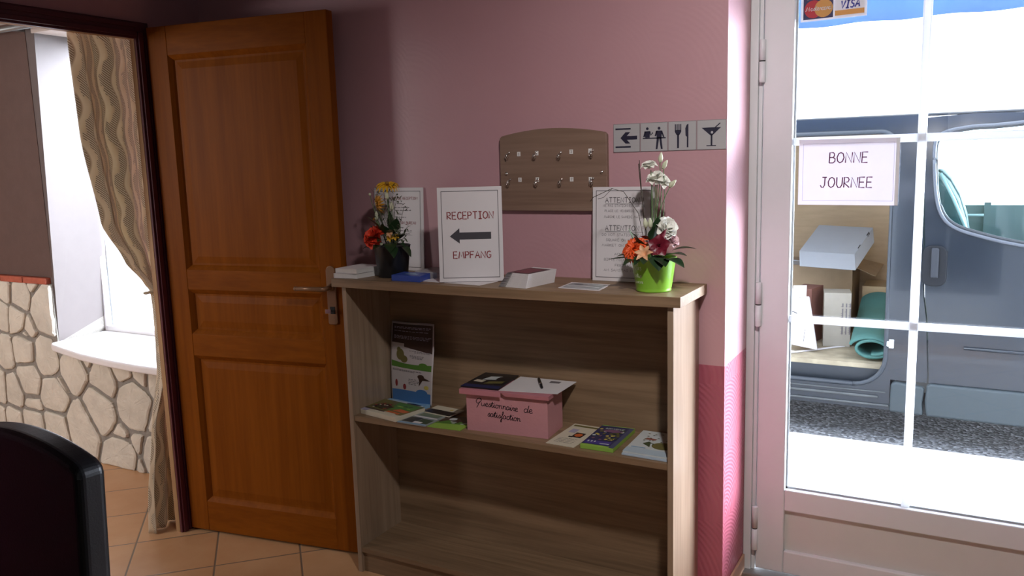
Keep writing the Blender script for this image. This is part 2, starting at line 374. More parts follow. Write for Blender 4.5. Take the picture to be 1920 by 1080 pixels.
DARKW = mat('dark_room_paint', (.11, .10, .095), .7, var=.1)
STONE = mat('cream_stone', (.66, .625, .535), .9, var=.26, vs=9, bmp=.6, bs=45)
MORTAR = mat('grey_mortar', (.27, .25, .22), .95, var=.3, vs=40, bmp=.5, bs=90)
BROWN = mat('dark_brown_wall_paint', (.105, .062, .052), .7, var=.15, bmp=.1)
BRICK = mat('red_brick_ledge', (.42, .10, .055), .7, var=.3, vs=25, bmp=.3)
WHITEP = mat('white_gloss_paint', (.82, .81, .82), .35, var=.02)
CREAM = mat('cream_wall_paint', (.55, .47, .42), .75, var=.05)
FACADE = mat('white_facade_render', (.45, .47, .48), .9, var=.06, bmp=.2)
GLASS = glassmat('clear_pane')
OAKH = wood('grey_oak_horizontal', (.185, .115, .064), (.315, .205, .120), 0, .5)
OAKV = wood('grey_oak_vertical', (.25, .172, .115), (.38, .275, .19), 2, .32, coat=.5)
OAKR = wood('pale_oak_side', (.50, .43, .36), (.62, .56, .49), 2, .5)
VARN_V = wood('varnished_wood_vertical', (.185, .048, .0035), (.250, .070, .006), 2, .45, spec=.06)
VARN_H = wood('varnished_wood_horizontal', (.185, .048, .0035), (.250, .070, .006), 0, .45, spec=.06)
RACK = wood('rack_oak', (.19, .115, .08), (.27, .175, .13), 0, .5)
JAMBW = wood('jamb_wood', (.34, .19, .085), (.44, .26, .13), 2, .5)
PAPER = mat('white_paper', (.78, .74, .75), .6, var=.03)
INK = mat('dark_ink', (.022, .018, .026), .6)
CHROME = mat('chrome', (.72, .70, .68), .22, 1.0, var=.03)
BRASSY = mat('satin_bronze', (.27, .15, .085), .36, .35, var=.05)
BLACKM = mat('black_satin', (.012, .012, .014), .4)

# ------------------------------------------------------------------ the setting: reception room
XL, XR, YF, HC = -2.13, 2.6, -4.6, 2.55
XT = .03      # thin partition between the two rooms
struct('floor', MB().box(-5.6, XR, YF, .40, -.12, 0), TILE)
struct('ceiling', MB().box(XL - XT, XR, YF, .40, HC, HC + .1), CEIL)
b = MB().box(XL - XT, .063, 0, .40, 0, HC).box(.063, 1.115, 0, .40, 2.26, HC).box(1.115, XR, 0, .40, 0, HC)
struct('wall_back', b, PINK)
b = MB().box(-5.7, -3.45, .40, .46, -.3, 4).box(-3.45, -2.30, .40, .46, 2.2, 4).box(-3.45, -2.30, .40, .46, -.3, .6).box(-2.3, .063, .40, .46, -.3, 4).box(.063, 1.115, .40, .46, 2.26, 4).box(1.115, 5, .40, .46, -.3, 4)
struct('wall_facade', b, FACADE)
b = MB().box(XL - XT, XL, -.285, 0, 0, HC).box(XL - XT, XL, -1.16, -.285, 2.03, HC).box(XL - XT, XL, YF, -1.16, 0, HC)
struct('wall_left', b, PINK)
b = MB().box(XR, XR + .1, YF, .4, 0, HC); struct('wall_right', b, DARKW)
struct('wall_front', MB().box(XL, XR, YF - .1, YF, 0, HC), DARKW)
# maroon door frame in the left wall, with the bare wood of its rebate showing towards the camera
b = MB()
for y0, y1 in ((-.321, -.262), (-1.22, -1.155)):
    b.box(XL, XL + .012, y0, y1, 0, 2.067); b.box(XL + .012, XL + .02, y0 + .008, y0 + .028, 0, 2.03); b.box(XL + .012, XL + .017, y0 + .036, y1 - .004, 0, 2.03)
b.box(XL, XL + .0125, -1.155, -.321, 2.003, 2.067); b.box(XL + .0125, XL + .021, -1.155, -.321, 2.012, 2.030); b.box(XL + .0125, XL + .018, -1.155, -.321, 2.044, 2.062)
struct('trim_1', b, MAROON, bevel=.002)
b = MB().box(XL - .026, XL - .001, -.321, -.286, 0, 2.003).box(XL - .026, XL - .001, -1.19, -1.155, 0, 2.003).box(XL - .026, XL - .001, -1.155, -.321, 2.003, 2.029)
struct('trim_2', b, JAMBW, bevel=.001)

# the wooden door, swung wide open against the back wall
dth = .1485; DX = zrot((-2.1035, -.2837, .012), dth); DW, DH = .803, 2.035
def door_box(b, u0, u1, z0, z1, y0=0.0, y1=.04, m=0): return b.box(u0, u1, y0, y1, z0, z1, m)
SW = .092
zr = [(0, .128), (.748, .838), (1.018, 1.098), (1.925, DH)]      # rails
d1 = MB(DX)
door_box(d1, 0, SW, 0, DH); door_box(d1, DW - SW, DW, 0, DH)
door1 = mk('door_1', d1, VARN_V, loc=(-2.1035, -.2837, .012), bevel=.0025); tag(door1, 'varnished orange-brown wooden door with three panels standing open beside the shelf unit', 'door', kind='structure')
b = MB(DX)
for z0, z1 in zr: door_box(b, SW, DW - SW, z0, z1, .0004, .0396)
mk('door_rail', b, VARN_H, door1, bevel=.0015)
for i in range(3):
    z0, z1 = zr[i][1], zr[i + 1][0]; u0, u1 = SW, DW - SW
    b = MB(DX)
    # sunk moulding, flat and raised field
    def ringf(a, y_a, c, y_c):
        A = [(u0 + a, y_a, z0 + a), (u1 - a, y_a, z0 + a), (u1 - a, y_a, z1 - a), (u0 + a, y_a, z1 - a)]
        C = [(u0 + c, y_c, z0 + c), (u1 - c, y_c, z0 + c), (u1 - c, y_c, z1 - c), (u0 + c, y_c, z1 - c)]
        b.add(A + C, [(k, (k + 1) % 4, 4 + (k + 1) % 4, 4 + k) for k in range(4)])
    ringf(0, .001, .012, .011); ringf(.012, .011, .018, .017); ringf(.018, .017, .026, .017); ringf(.026, .017, .052, .013)
    b.add([(u0 + .052, .013, z0 + .052), (u1 - .052, .013, z0 + .052), (u1 - .052, .013, z1 - .052), (u0 + .052, .013, z1 - .052)], [(0, 1, 2, 3)])
    b.box(u0, u1, .018, .034, z0, z1)
    mk('door_panel', b, VARN_V, door1)
b = MB(); fr = Frame(DX(0, -.0005, 0), DX(1, 0, 0) - DX(0, 0, 0), (0, 0, 1))
# long escutcheon plate, rounded ends
pu, pz0, pz1, hw = .758, .905, 1.125, .0195
pl = [(pu + hw * math.cos(t), pz1 - hw + hw * math.sin(t)) for t in [PI * k / 10 for k in range(11)]] + [(pu - hw + .006 * (1 - math.cos(t)) , pz0 + .006 * (1 - math.sin(t))) for t in (0, PI / 4, PI / 2)] + [(pu + hw - .006, pz0), (pu + hw, pz0 + .006)]
b.prism(fr, pl, .0, .006)
plate = mk('escutcheon_plate', b, BRASSY, door1, bevel=.0015)
b = MB(DX); b.box(pu - .009, pu + .011, -.0085, -.0065, .945, .972); mk('keyhole', b, BLACKM, plate)
b = MB(DX); b.tube([(pu - .004, -.008, .958), (pu - .004, -.028, .958)], .0045); b.box(pu - .016, pu + .008, -.031, -.027, .95, .966); mk('key', b, CHROME, plate, bevel=.001)
b = MB(DX); b.tube([(pu, -.006, 1.045), (pu, -.014, 1.045)], .014, n=16); b.tube([(pu, -.006, 1.045), (pu, -.05, 1.045), (pu - .012, -.058, 1.045), (pu - .06, -.06, 1.046), (pu - .115, -.058, 1.045)], [.009, .009, .0095, .008, .008], n=12); b.ball((pu - .118, -.058, 1.045), (.010, .009, .0095))
mk('lever_handle', b, BRASSY, door1)

# white glazed entrance door
YD = .277
b = MB().box(.063, .090, YD + .004, .40, 0, 2.26).box(.090, .1035, YD + .012, .40, 0, 2.26).box(1.075, 1.115, YD + .004, .40, 0, 2.26).box(.063, 1.115, YD + .004, .40, 2.2, 2.26)
struct('trim_3', b, WHITEPVC, bevel=.003)
struct('trim_4', MB().box(.063, 1.115, YD - .03, .46, -.02, .05), mat('metal_threshold', (.35, .33, .32), .4, .7), bevel=.004)
L0, L1, LB, LT = .1075, 1.073, .062, 2.197
GX0, GX1, GZ0, GZ1 = .2014, .947, .365, 2.105
b = MB().box(L0, GX0, YD, .335, LB, LT).box(GX1, L1, YD, .335, LB, LT)
door2 = mk('door_2', b, WHITEPVC, loc=(L0, YD, LB), bevel=.004); tag(door2, 'white glazed entrance door with glazing bars and white bottom panel', 'door', kind='structure')
b = MB().box(GX0, GX1, YD + .001, .335, .289, GZ0).box(GX0, GX1, YD + .001, .335, LB, .142).box(GX0, GX1, YD + .001, .335, GZ1, LT)
mk('door_rail', b, WHITEPVC, door2, bevel=.004)
b = MB().box(GX0, GX1, .296, .32, .142, .289)
mk('bottom_panel', b, mat('off_white_panel', (.60, .60, .57), .4, var=.03), door2)
b = MB().box(GX0 - .004, GX1 + .004, .303, .309, GZ0 - .004, GZ1 + .004); mk('glass_pane', b, GLASS, door2)
bar = translucent('glazing_bar_white', (.82, .84, .86), .42, .3, var=.02)
b = MB().box(.574 - .0125, .574 + .0125, .288, .300, GZ0, GZ1); mk('glazing_bar', b, bar, door2, bevel=.004)
for z in (.958, 1.537):
    mk('glazing_bar', MB().box(GX0, GX1, .2885, .2995, z - .0125, z + .0125), bar, door2, bevel=.004)
b = MB()
for a in ((GX0, GX0 + .006, GZ0, GZ1), (GX1 - .006, GX1, GZ0, GZ1), (GX0, GX1, GZ0, GZ0 + .006), (GX0, GX1, GZ1 - .006, GZ1)): b.box(a[0], a[1], .298, .303, a[2], a[3])
mk('glazing_seal', b, mat('grey_seal', (.30, .32, .33), .6), door2)
for z0, z1 in ((1.728, 1.862), (.929, 1.078), (.132, .290)):
    zm_ = (z0 + z1) / 2
    b = MB().lathe([(0, z0), (.0092, z0), (.0105, z0 + .002), (.0105, zm_ - .002), (.0080, zm_ - .002), (.0080, zm_ + .002), (.0105, zm_ + .002), (.0105, z1 - .002), (.0092, z1), (0, z1)], (.1045, .272, 0), 16)
    hg = mk('hinge', b, WHITEPVC, door2)
    mk('hinge_ring', MB().lathe([(.0082, zm_ - .0022), (.0090, zm_ - .0022), (.0090, zm_ + .0022), (.0082, zm_ + .0022)], (.1045, .272, 0), 16), BLACKM, hg)
struct('baseboard_reveal', MB().box(.063, .071, .002, YD, 0, .105), mat('tile_skirting', (.46, .27, .17), .45, var=.12), bevel=.002)

# ------------------------------------------------------------------ the setting: room beyond the opening
YS = .08
struct('wall_far_left', MB().box(-5.7, -5.6, -3.5, .4, 0, 2.26), CREAM)
struct('wall_other_front', MB().box(-5.6, XL - XT, -3.6, -3.5, 0, 2.26), CREAM)
struct('ceiling_other', MB().box(-5.6, XL - XT, -3.5, .4, 2.255, 2.35), WHITEP)
b = MB().box(-5.6, -3.47, YS + .012, .40, .965, 2.255)
struct('wall_brown', b, BROWN)
# window reveal, lintel, and the wall right of the window
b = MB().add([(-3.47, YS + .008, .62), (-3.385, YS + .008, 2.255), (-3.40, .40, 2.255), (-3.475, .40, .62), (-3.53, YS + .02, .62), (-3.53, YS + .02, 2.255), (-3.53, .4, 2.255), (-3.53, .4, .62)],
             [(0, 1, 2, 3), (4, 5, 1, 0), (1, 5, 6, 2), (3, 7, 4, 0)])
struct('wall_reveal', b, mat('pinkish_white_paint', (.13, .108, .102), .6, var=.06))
struct('wall_lintel', MB().box(-3.40, -2.20, YS, .40, 2.19, 2.255), CREAM)
struct('wall_pier', MB().box(-2.30, XL - XT, YS, .40, 0, 2.255), CREAM)
b = MB(); x0, x1 = -5.55, -3.49
x = x1
i = 0
while x > x0:
    w = .205; b.box(x - w, x - .008, YS - .014, YS + .2, .93, .962); x -= w; i += 1
struct('trim_5', b, BRICK, bevel=.003)
# rubble stone cladding: one wall of many stones
pix = [(-3.757,.872,1),(-3.52,.79,1.6),(-3.63,.934,.3),(-3.80,.735,.7),(-3.70,.69,.3),(-3.74,.638,.25),(-3.575,.53,1.2),(-3.42,.59,.3),(-3.76,.55,.8),(-3.36,.49,1.1),(-3.25,.57,.25),(-3.49,.39,.35),(-3.10,.45,1.1),(-2.975,.515,.7),(-2.905,.345,1.6),(-2.815,.51,.35),(-2.70,.50,.7),(-2.52,.475,1.1),
(-3.55,.33,1.2),(-3.74,.40,.9),(-3.73,.25,.3),(-3.33,.17,1.5),(-3.16,.29,1.4),(-3.02,.17,.4),(-3.06,.34,.2),(-2.74,.27,.5),(-2.58,.31,1.2),(-2.72,.09,1.8),(-3.03,.06,1.3),(-2.90,.155,.25),(-3.56,.13,1.3),(-3.74,.12,1.1),(-2.47,.30,.4),(-2.50,.14,.5),(-2.45,.05,.4),(-2.90,.02,.25),(-2.33,.45,1),(-2.36,.24,1),(-2.30,.08,1)]
rs = random.Random(3)
for gx in range(10):
    for gz in range(5): pix.append((-3.92 - gx * .17 + rs.uniform(-.05, .05), .1 + gz * .2 + rs.uniform(-.06, .06), rs.uniform(.4, 1.3)))
def clip(poly, nx, nz, d):
    out = []
    for i in range(len(poly)):
        a, c = poly[i], poly[(i + 1) % len(poly)]; da = a[0] * nx + a[1] * nz - d; dc = c[0] * nx + c[1] * nz - d
        if da <= 0: out.append(a)
        if da * dc < 0: t = da / (da - dc); out.append((a[0] + (c[0] - a[0]) * t, a[1] + (c[1] - a[1]) * t))
    return out
b = MB(); b.box(-5.6, -3.47, YS, .40, 0, .93, 1); b.box(-3.47, -2.30, YS, .40, 0, .595, 1)
for i, (sx, sz, w) in enumerate(pix):
    poly = [(-5.6, .0), (-2.3, .0), (-2.3, .93), (-5.6, .93)]
    for j, (tx, tz, w2) in enumerate(pix):
        if i == j or abs(tx - sx) > .7: continue
        nx, nz = tx - sx, tz - sz; d2 = nx * nx + nz * nz; L_ = math.sqrt(d2)
        k = (w - w2) * .006
        d = (nx * sx + nz * sz + d2 / 2 + k) / L_; poly = clip(poly, nx / L_, nz / L_, d - .0070 - rs.uniform(0, .008))
        if not poly: break
    if not poly or len(poly) < 3: continue
    if sx > -3.5: poly = clip(poly, 0, 1, .592)
    elif sz > .6: poly = clip(poly, 1, 0, -3.475)
    if len(poly) < 3: continue
    # soften the corners and roughen the outline
    for _ in range(2):
        q = []
        for a, c in zip(poly, poly[1:] + poly[:1]):
            L_ = math.hypot(c[0] - a[0], c[1] - a[1]); t = min(.25, .009 / max(L_, 1e-4))
            q += [(a[0] + (c[0] - a[0]) * t, a[1] + (c[1] - a[1]) * t), (c[0] - (c[0] - a[0]) * t, c[1] - (c[1] - a[1]) * t)]
        poly = q
    pts = []
    for a, c in zip(poly, poly[1:] + poly[:1]):
        n_ = max(1, int(math.hypot(c[0] - a[0], c[1] - a[1]) / .03))
        for k in range(n_): pts.append((a[0] + (c[0] - a[0]) * k / n_ + rs.uniform(-.003, .003), a[1] + (c[1] - a[1]) * k / n_ + rs.uniform(-.003, .003)))
    cx = sum(p[0] for p in pts) / len(pts); cz = sum(p[1] for p in pts) / len(pts); n_ = len(pts); vs = []
    dep = rs.uniform(.010, .018)
    for sc, y in ((1.0, YS + .002), (1.0, YS - dep * .6), (.93, YS - dep), (.55, YS - dep - .003)):
        for p in pts: vs.append((cx + (p[0] - cx) * sc, y + (rs.uniform(-.0012, .0012) if sc < 1 else 0), cz + (p[1] - cz) * sc))
    vs.append((cx, YS - dep - .004, cz))
    fs = [(r * n_ + k, r * n_ + (k + 1) % n_, (r + 1) * n_ + (k + 1) % n_, (r + 1) * n_ + k) for r in range(3) for k in range(n_)] + [(3 * n_ + k, 3 * n_ + (k + 1) % n_, 4 * n_) for k in range(n_)]
    b.add(vs, fs, 0, False)
struct('wall_stone', b, [STONE, MORTAR])
# window with its white bowed sill
sillp = [(-3.475, .395), (-3.452, .03), (-3.40, .002), (-3.25, -.035), (-3.05, -.080), (-2.82, -.112), (-2.586, -.13), (-2.32, -.13), (-2.30, .07), (-2.30, .395)]
struct('trim_6', MB().prism(Frame((0, 0, 0), (1, 0, 0), (0, 1, 0)), sillp, .596, .632), WHITEP, bevel=.010, seg=3)
b = MB()
for a in ((-3.49, -3.455, .632, 2.19), (-2.335, -2.30, .632, 2.19), (-3.455, -2.335, .632, .66), (-3.455, -2.335, 2.155, 2.19)): b.box(a[0], a[1], .36, .395, a[2], a[3])
w1 = mk('window_1', b, WHITEP, loc=(-2.9, .38, .632), bevel=.003); tag(w1, 'bright window above the stone wall in the next room', 'window', kind='structure')
mk('glass_pane', MB().box(-3.46, -2.33, .374, .380, .655, 2.16), GLASS, w1)

# ------------------------------------------------------------------ the setting: street
struct('ground_pavement', MB().box(-12, 6, .46, 2.45, -.35, -.15).box(-14, -2.2, 2.45, 12, -.35, -.15), mat('pale_pavement', (.62, .60, .58), .9, var=.06, vs=6, bmp=.3))
def asphaltm():
    m, nt, b = newmat('speckled_asphalt'); v = ocoord(nt)
    vo = N(nt, 'ShaderNodeTexVoronoi'); vo.inputs['Scale'].default_value = 58; nt.links.new(v, vo.inputs['Vector'])
    n1 = noise(nt, v, 60, 4); f = mth(nt, 'POWER', vo.outputs['Color'], 2.0)
    nt.links.new(mixc(nt, mth(nt, 'MULTIPLY', f, n1), (.05, .053, .057), (.75, .76, .78)), b.inputs['Base Color'])
    b.inputs['Roughness'].default_value = .85; bump(nt, b, vo.outputs['Distance'], .5, .01); return m
struct('ground_asphalt', MB().box(-2.2, 8, 2.45, 14, -.35, -.165), asphaltm())

# ------------------------------------------------------------------ shelf unit
XS, XE, SD, ZT = -1.2308, -.0178, .2611, 1.1087
su = thing('shelf_unit', 'grey oak shelf unit with bowed top standing against the pink wall', 'shelf', (-.624, -.13, 0))
# bowed top: straight sides, front edge swelling gently forward in the middle
fe = [(XS - .036 + (XE + .024 - XS + .036) * t, -.273 - .020 * math.sin(PI * t)) for t in [k / 24 for k in range(25)]]
mk('shelf_top', MB().prism(Frame((0, 0, 0), (1, 0, 0), (0, 1, 0)), fe + [(XE + .024, -.001), (XS - .036, -.001)], ZT - .0305, ZT), OAKH, su, bevel=.0012)
PT = .018
mk('side_panel', MB().box(XS, XS + PT, -SD, -.002, 0, ZT - .031), OAKV, su, bevel=.001)
mk('side_panel', MB().box(XE - PT, XE, -SD, -.002, 0, ZT - .031), OAKV, su, bevel=.001)
mk('back_panel', MB().box(XS + PT, XE - PT, -.010, -.003, .09, ZT - .031), OAKH, su)
ZM = .605
mk('shelf_board', MB().box(XS + PT, XE - PT, -SD + .004, -.011, ZM - .020, ZM), OAKH, su, bevel=.001)
mk('shelf_board', MB().box(XS + PT, XE - PT, -SD + .002, -.011, .0795, .0978), OAKH, su, bevel=.001)
mk('plinth', MB().box(XS + PT, XE - PT, -SD + .014, -SD + .03, .0, .079), OAKH, su)

# ------------------------------------------------------------------ things on the wall
b = MB(); fr = Frame((-.511, -.001, 1.333), (1, 0, 0), (0, 0, 1), (0, -1, 0))
hw = .197
arc = [(hw - .002, .245), (hw - .010, .252)] + [(hw * (1 - 2 * t) * .95, .252 + .020 * math.sin(PI * t) ** .9) for t in [k / 20 for k in range(1, 20)]] + [(-hw + .010, .252), (-hw + .002, .245)]
kr = mk('key_rack', b.prism(fr, [(-hw, 0), (hw, 0)] + arc, 0, .019), RACK, loc=(-.511, 0, 1.333), bevel=.002)
tag(kr, 'grey oak key rack with eight numbered hooks hanging on the pink wall', 'key rack')
TAGM = mat('white_tag', (.75, .72, .70), .5, var=.03)
hx = [(-.670, 1.523), (-.566, 1.521), (-.476, 1.519), (-.362, 1.522), (-.668, 1.433), (-.562, 1.432), (-.474, 1.432), (-.362, 1.433)]
tx = [(-.633, 1.524), (-.565, 1.525), (-.439, 1.526), (-.372, 1.527), (-.631, 1.438), (-.565, 1.438), (-.439, 1.437), (-.372, 1.436)]
for k in range(8):
    x, z = tx[k]; f2 = Frame((x, -.0202, z), (1, 0, 0), (0, 0, 1), (0, -1, 0)); b = MB()
    b.fbox(f2, -.0062, .0062, -.0072, .0072, 0, .001, 0); write(b, f2, str(k + 1), 0, -.004, .008, .0013, .0013, 1)
    mk('number_tag', b, [TAGM, INK], kr)
    x, z = hx[k]; b = MB(); b.ball((x, -.0215, z + .006), (.004, .003, .004), nu=8, nv=6)
    b.tube([(x, -.021, z + .006), (x, -.034, z + .003), (x, -.040, z - .005), (x, -.037, z - .012), (x, -.030, z - .012)] + [(x, -.027, z - .008)], .0016, n=6)
    b.tube([(x - .001, -.022, z + .004), (x - .0075, -.028, z + .002), (x - .0095, -.033, z - .006), (x - .006, -.036, z - .011)], .0011, n=6)
    mk('key_hook', b, CHROME, kr)
for x in (-.682, -.333):
    b = MB(lambda X, Y, Z, x=x: Vector((x + X, -.0200 - Z, 1.4585 + Y))).lathe([(.0065, 0), (.0055, .003), (.003, .0045), (.0001, .005)], (0, 0, 0), 12)
    mk('mounting_screw', b, CHROME, kr)

SIGNM = mat('brushed_sign_plate', (.50, .48, .49), .42, .25, var=.05, stretch=(1, 1, 40))
SIGNI = mat('sign_navy_ink', (.016, .014, .035), .5)
TRIMS = mat('sign_edge_grey', (.25, .22, .23), .5)
PITCH = .0903
def plate_sign(i, label):
    x0 = -.2985 + i * PITCH; b = MB(); w = .0885; f = Frame((x0, -.0005, 1.5195), (1, 0, 0), (0, 0, 1), (0, -1, 0))
    b.fbox(f, 0, w, 0, w, 0, .0022, 0)
    for a in ((0, w, 0, .0014), (0, w, w - .0014, w), (0, .0014, 0, w), (w - .0014, w, 0, w)): b.frect(f, *a, .0025, 2)
    def P(pts): b.fpoly(f, [(x * w, y * w) for x, y in pts], .0026, 1)
    def D(x, y, r, m=1, h=.0026): b.disc(f, x * w, y * w, r * w, r * w, h, m)
    def Bar(x0_, x1_, y0_, y1_, h=.0026, m=1): b.frect(f, x0_ * w, x1_ * w, y0_ * w, y1_ * w, h, m)
    def Ln(pts, t, h=.0026): b.ribbon(f, [(x * w, y * w) for x, y in pts], t * w, h, 1)
    if i == 0:
        Bar(.08, .66, .79, .845); Bar(.08, .66, .155, .21)
        P([(.27, .5), (.46, .70), (.64, .70), (.51, .565), (.9, .565), (.9, .435), (.51, .435), (.64, .30), (.46, .30)])
    elif i == 1:
        Bar(.09, .93, .435, .475)
        D(.26, .79, .048); P([(.16, .70), (.36, .70), (.345, .48), (.175, .48)]); Ln([(.18, .69), (.13, .50)], .05); Ln([(.35, .69), (.385, .56), (.46, .65)], .042)
        D(.69, .79, .052); P([(.58, .71), (.80, .71), (.775, .44), (.605, .44)]); Ln([(.60, .69), (.55, .52)], .05); Ln([(.78, .69), (.86, .48)], .05)
        P([(.605, .45), (.69, .45), (.63, .07), (.565, .07)]); P([(.695, .45), (.775, .45), (.82, .07), (.755, .07)])
    elif i == 2:
        for x in (.255, .32, .385, .45): Bar(x - .018, x + .018, .68, .90)
        P([(.237, .70), (.468, .70), (.468, .64), (.405, .53), (.30, .53), (.237, .64)]); Bar(.318, .388, .08, .56)
        P([(.72, .90), (.72, .10), (.665, .10), (.665, .46), (.62, .50), (.61, .75), (.66, .87)])
    else:
        P([(.16, .74), (.83, .74), (.53, .47), (.47, .47)]); Bar(.475, .535, .13, .5); Bar(.33, .66, .115, .145)
        Ln([(.62, .73), (.80, .88)], .035); D(.52, .575, .042, 0, .0029)
    return tag(mk('wall_sign', b, [SIGNM, SIGNI, TRIMS], loc=(x0 + .045, 0, 1.5195)), label, 'sign', 'silver pictogram signs on the wall')
plate_sign(0, 'square silver sign with an arrow pointing left, beside the key rack')
plate_sign(1, 'square silver sign showing two figures at a reception counter')
plate_sign(2, 'square silver sign with a fork and knife pictogram')
plate_sign(3, 'square silver sign with a cocktail glass, at the wall corner')
sl = thing('wall_spotlight', 'small black wall spotlight above the wooden door, cut by the picture edge', 'lamp', (-2.035, -.001, 2.215))
b = MB(); b.tube([(-2.035, -.001, 2.235), (-2.035, -.05, 2.235)], .011); b.lathe([(.001, 2.262), (.018, 2.260), (.022, 2.25), (.022, 2.214), (.020, 2.213)], (-2.035, -.06, 0), 20); mk('lamp_body', b, BLACKM, sl)
b = MB().lathe([(.0195, 2.2125), (.0235, 2.211), (.0245, 2.213), (.0235, 2.2155), (.0215, 2.2155)], (-2.035, -.06, 0), 24); mk('rim', b, CHROME, sl)
mk('mount', MB().box(-2.105, -2.045, -.02, -.001, 2.215, 2.26), BLACKM, sl, bevel=.003)

# ------------------------------------------------------------------ notices standing on the shelf
RED = mat('red_brown_print', (.26, .03, .035), .6); GREYI = mat('grey_print', (.16, .14, .15), .6)
SHEET = mat('laminated_sheet', (.72, .675, .69), .28, var=.02)
# RECEPTION / EMPFANG
BL = Vector((-.815, -.257, ZT + .0040)); ux = Vector((.187, .096, 0)).normalized(); nn = Vector((ux.y, -ux.x, 0)); lean = math.radians(4)
uy = Vector((0, 0, math.cos(lean))) - nn * math.sin(lean)
f = Frame(BL, ux, uy, ux.cross(uy)); w, h = .212, .310
if f.n.dot(nn) < 0: f.n = -f.n
rc = thing('notice_stand', 'white notice reading RECEPTION and EMPFANG with black arrow, standing on the shelf top', 'sign', tuple(BL + ux * .1))
b = MB().fbox(f, 0, w, 0, h, -.004, 0, 0); framed_border(b, f, w, h, .012, .0022, .0004, 1)
mk('notice_sheet', b, [SHEET, GREYI], rc)
b = MB(); write(b, f, 'RECEPTION', .107, .206, .023, .0036, .0005, 0, width=.152); mk('lettering', b, RED, rc)
b = MB(); write(b, f, 'EMPFANG', .110, .077, .022, .0036, .0005, 0, width=.124); mk('lettering', b, RED, rc)
b = MB().fpoly(f, [(.038, .150), (.070, .176), (.070, .162), (.174, .162), (.174, .139), (.070, .139), (.070, .126)], .0006); mk('arrow_print', b, mat('charcoal_print', (.045, .04, .05), .6), rc)
b = MB().prism(Frame(f(.106, 0, -.004) , -f.n, (0, 0, 1), ux), [(0, 0.001), (.06, .001), (.012, .10), (.006, .10)], -.06, .06); mk('stand_foot', b, SHEET, rc)
# ATTENTION, leaning on the wall
f = Frame((-.360, -.044, ZT + .001), (1, 0, 0), (0, .045, 1), (0, -1, .045)); w, h = .208, .302
at = thing('notice_board', 'white notice headed ATTENTION twice, leaning on the wall behind the green flower pot', 'sign', (-.266, -.02, ZT))
b = MB().fbox(f, 0, w, 0, h, -.004, 0, 0); framed_border(b, f, w, h, .011, .0022, .0004, 1); mk('notice_sheet', b, [SHEET, GREYI], at)
b = MB()
for v in (.252, .163):
    write(b, f, 'ATTENTION !', .108, v, .016, .0025, .0005, width=.128); b.frect(f, .044, .172, v - .0045, v - .003, .0005)
for v, t, wd in ((.2385, 'NE PAS STATIONNER SUR LA', .140), (.222, 'PLACE LE VENDREDI SOIR', .128), (.203, 'MARCHE LE SAMEDI MATIN', .132), (.146, 'DO NOT STATIONNER ON', .146), (.129, 'SQUARE ON FRIDAY', .118), (.112, 'MARKET ON SATURDAY', .146), (.084, 'ACHTUNG', .060), (.066, 'BITTE NICHT PARKEN', .130), (.048, 'FREITAG', .056), (.032, 'AM SAMSTAG MARKT', .132)):
    write(b, f, t, .106, v, .0078, .0010, .0005, 0, width=wd)
mk('lettering', b, GREYI, at)
# opening hours notice at the left end
f = Frame((-1.262, -.022, ZT + .0008), (1, 0, 0), (0, .05, 1), (0, -1, .05)); w, h = .222, .306
ho = thing('notice_board', 'white notice of small print with red headings, behind the black flower pot', 'sign', (-1.15, -.02, ZT))
b = MB().fbox(f, 0, w, 0, h, -.004, 0, 0); framed_border(b, f, w, h, .012, .002, .0004, 1); mk('notice_sheet', b, [SHEET, GREYI], ho)
b = MB(); write(b, f, 'HORAIRES DE RECEPTION', .122, .262, .0095, .0014, .0005, 0, width=.15); mk('heading_print', b, RED, ho); b = MB(); write(b, f, 'RECEPTION BUREAU', .130, .172, .0095, .0014, .0005, 0, width=.118); mk('heading_print', b, RED, ho)
for blk in (((.246, .105, .130), (.232, .085, .160), (.221, .095, .168), (.207, .108, .126), (.196, .098, .145), (.186, .105, .125)), ((.158, .105, .128), (.146, .098, .170), (.135, .110, .160))):
    b = MB()
    for v, u0_, u1_ in blk: scribble(b, f, u0_, u1_, v, .0045, .001, .0005)
    mk('small_print', b, GREYI, ho)

# ------------------------------------------------------------------ books, brochures and papers
def pamphlet(name, label, cat, q, th, mats, draw=None, group=None, page=None, parent=None, bevel=0):
    """flat printed thing: q = 4 base corners (front left, front right, back right, back left); page = edge slot"""
    Q = Quad(*q); Q.n = Vector((0, 0, 1)) if abs(Q.n.z) > .7 else Q.n
    c = sum((Vector(p) for p in q), Vector()) / 4
    b = MB(); b.fbox(Q, 0, 1, 0, 1, 0, th, 0)
    if draw: draw(b, lambda u, v, h=0: Q(u, v, th + h))
    o = mk(name, b, mats, loc=tuple(c), bevel=bevel)
    return tag(o, label, cat, group)
WHITEPG = mat('book_pages', (.66, .63, .61), .75, var=.05, vs=60)
BLUEC = mat('cobalt_cover', (.035, .075, .36), .4); GREYC = mat('grey_cover', (.36, .34, .36), .4)
TEAL = mat('grey_teal_print', (.30, .34, .35), .35); TEALD = mat('dark_teal_print', (.10, .14, .15), .35); PALE = mat('pale_print', (.62, .66, .66), .35)
BLK = mat('black_print', (.015, .013, .016), .35); WINE = mat('wine_cover', (.13, .012, .022), .3); LILAC = mat('lilac_print', (.42, .38, .50), .5)
LEAFG = mat('green_print', (.09, .22, .035), .4); LIME = mat('lime_print', (.30, .50, .08), .45); ORANGE = mat('orange_print', (.60, .13, .03), .4); YEL = mat('yellow_print', (.62, .50, .12), .4)
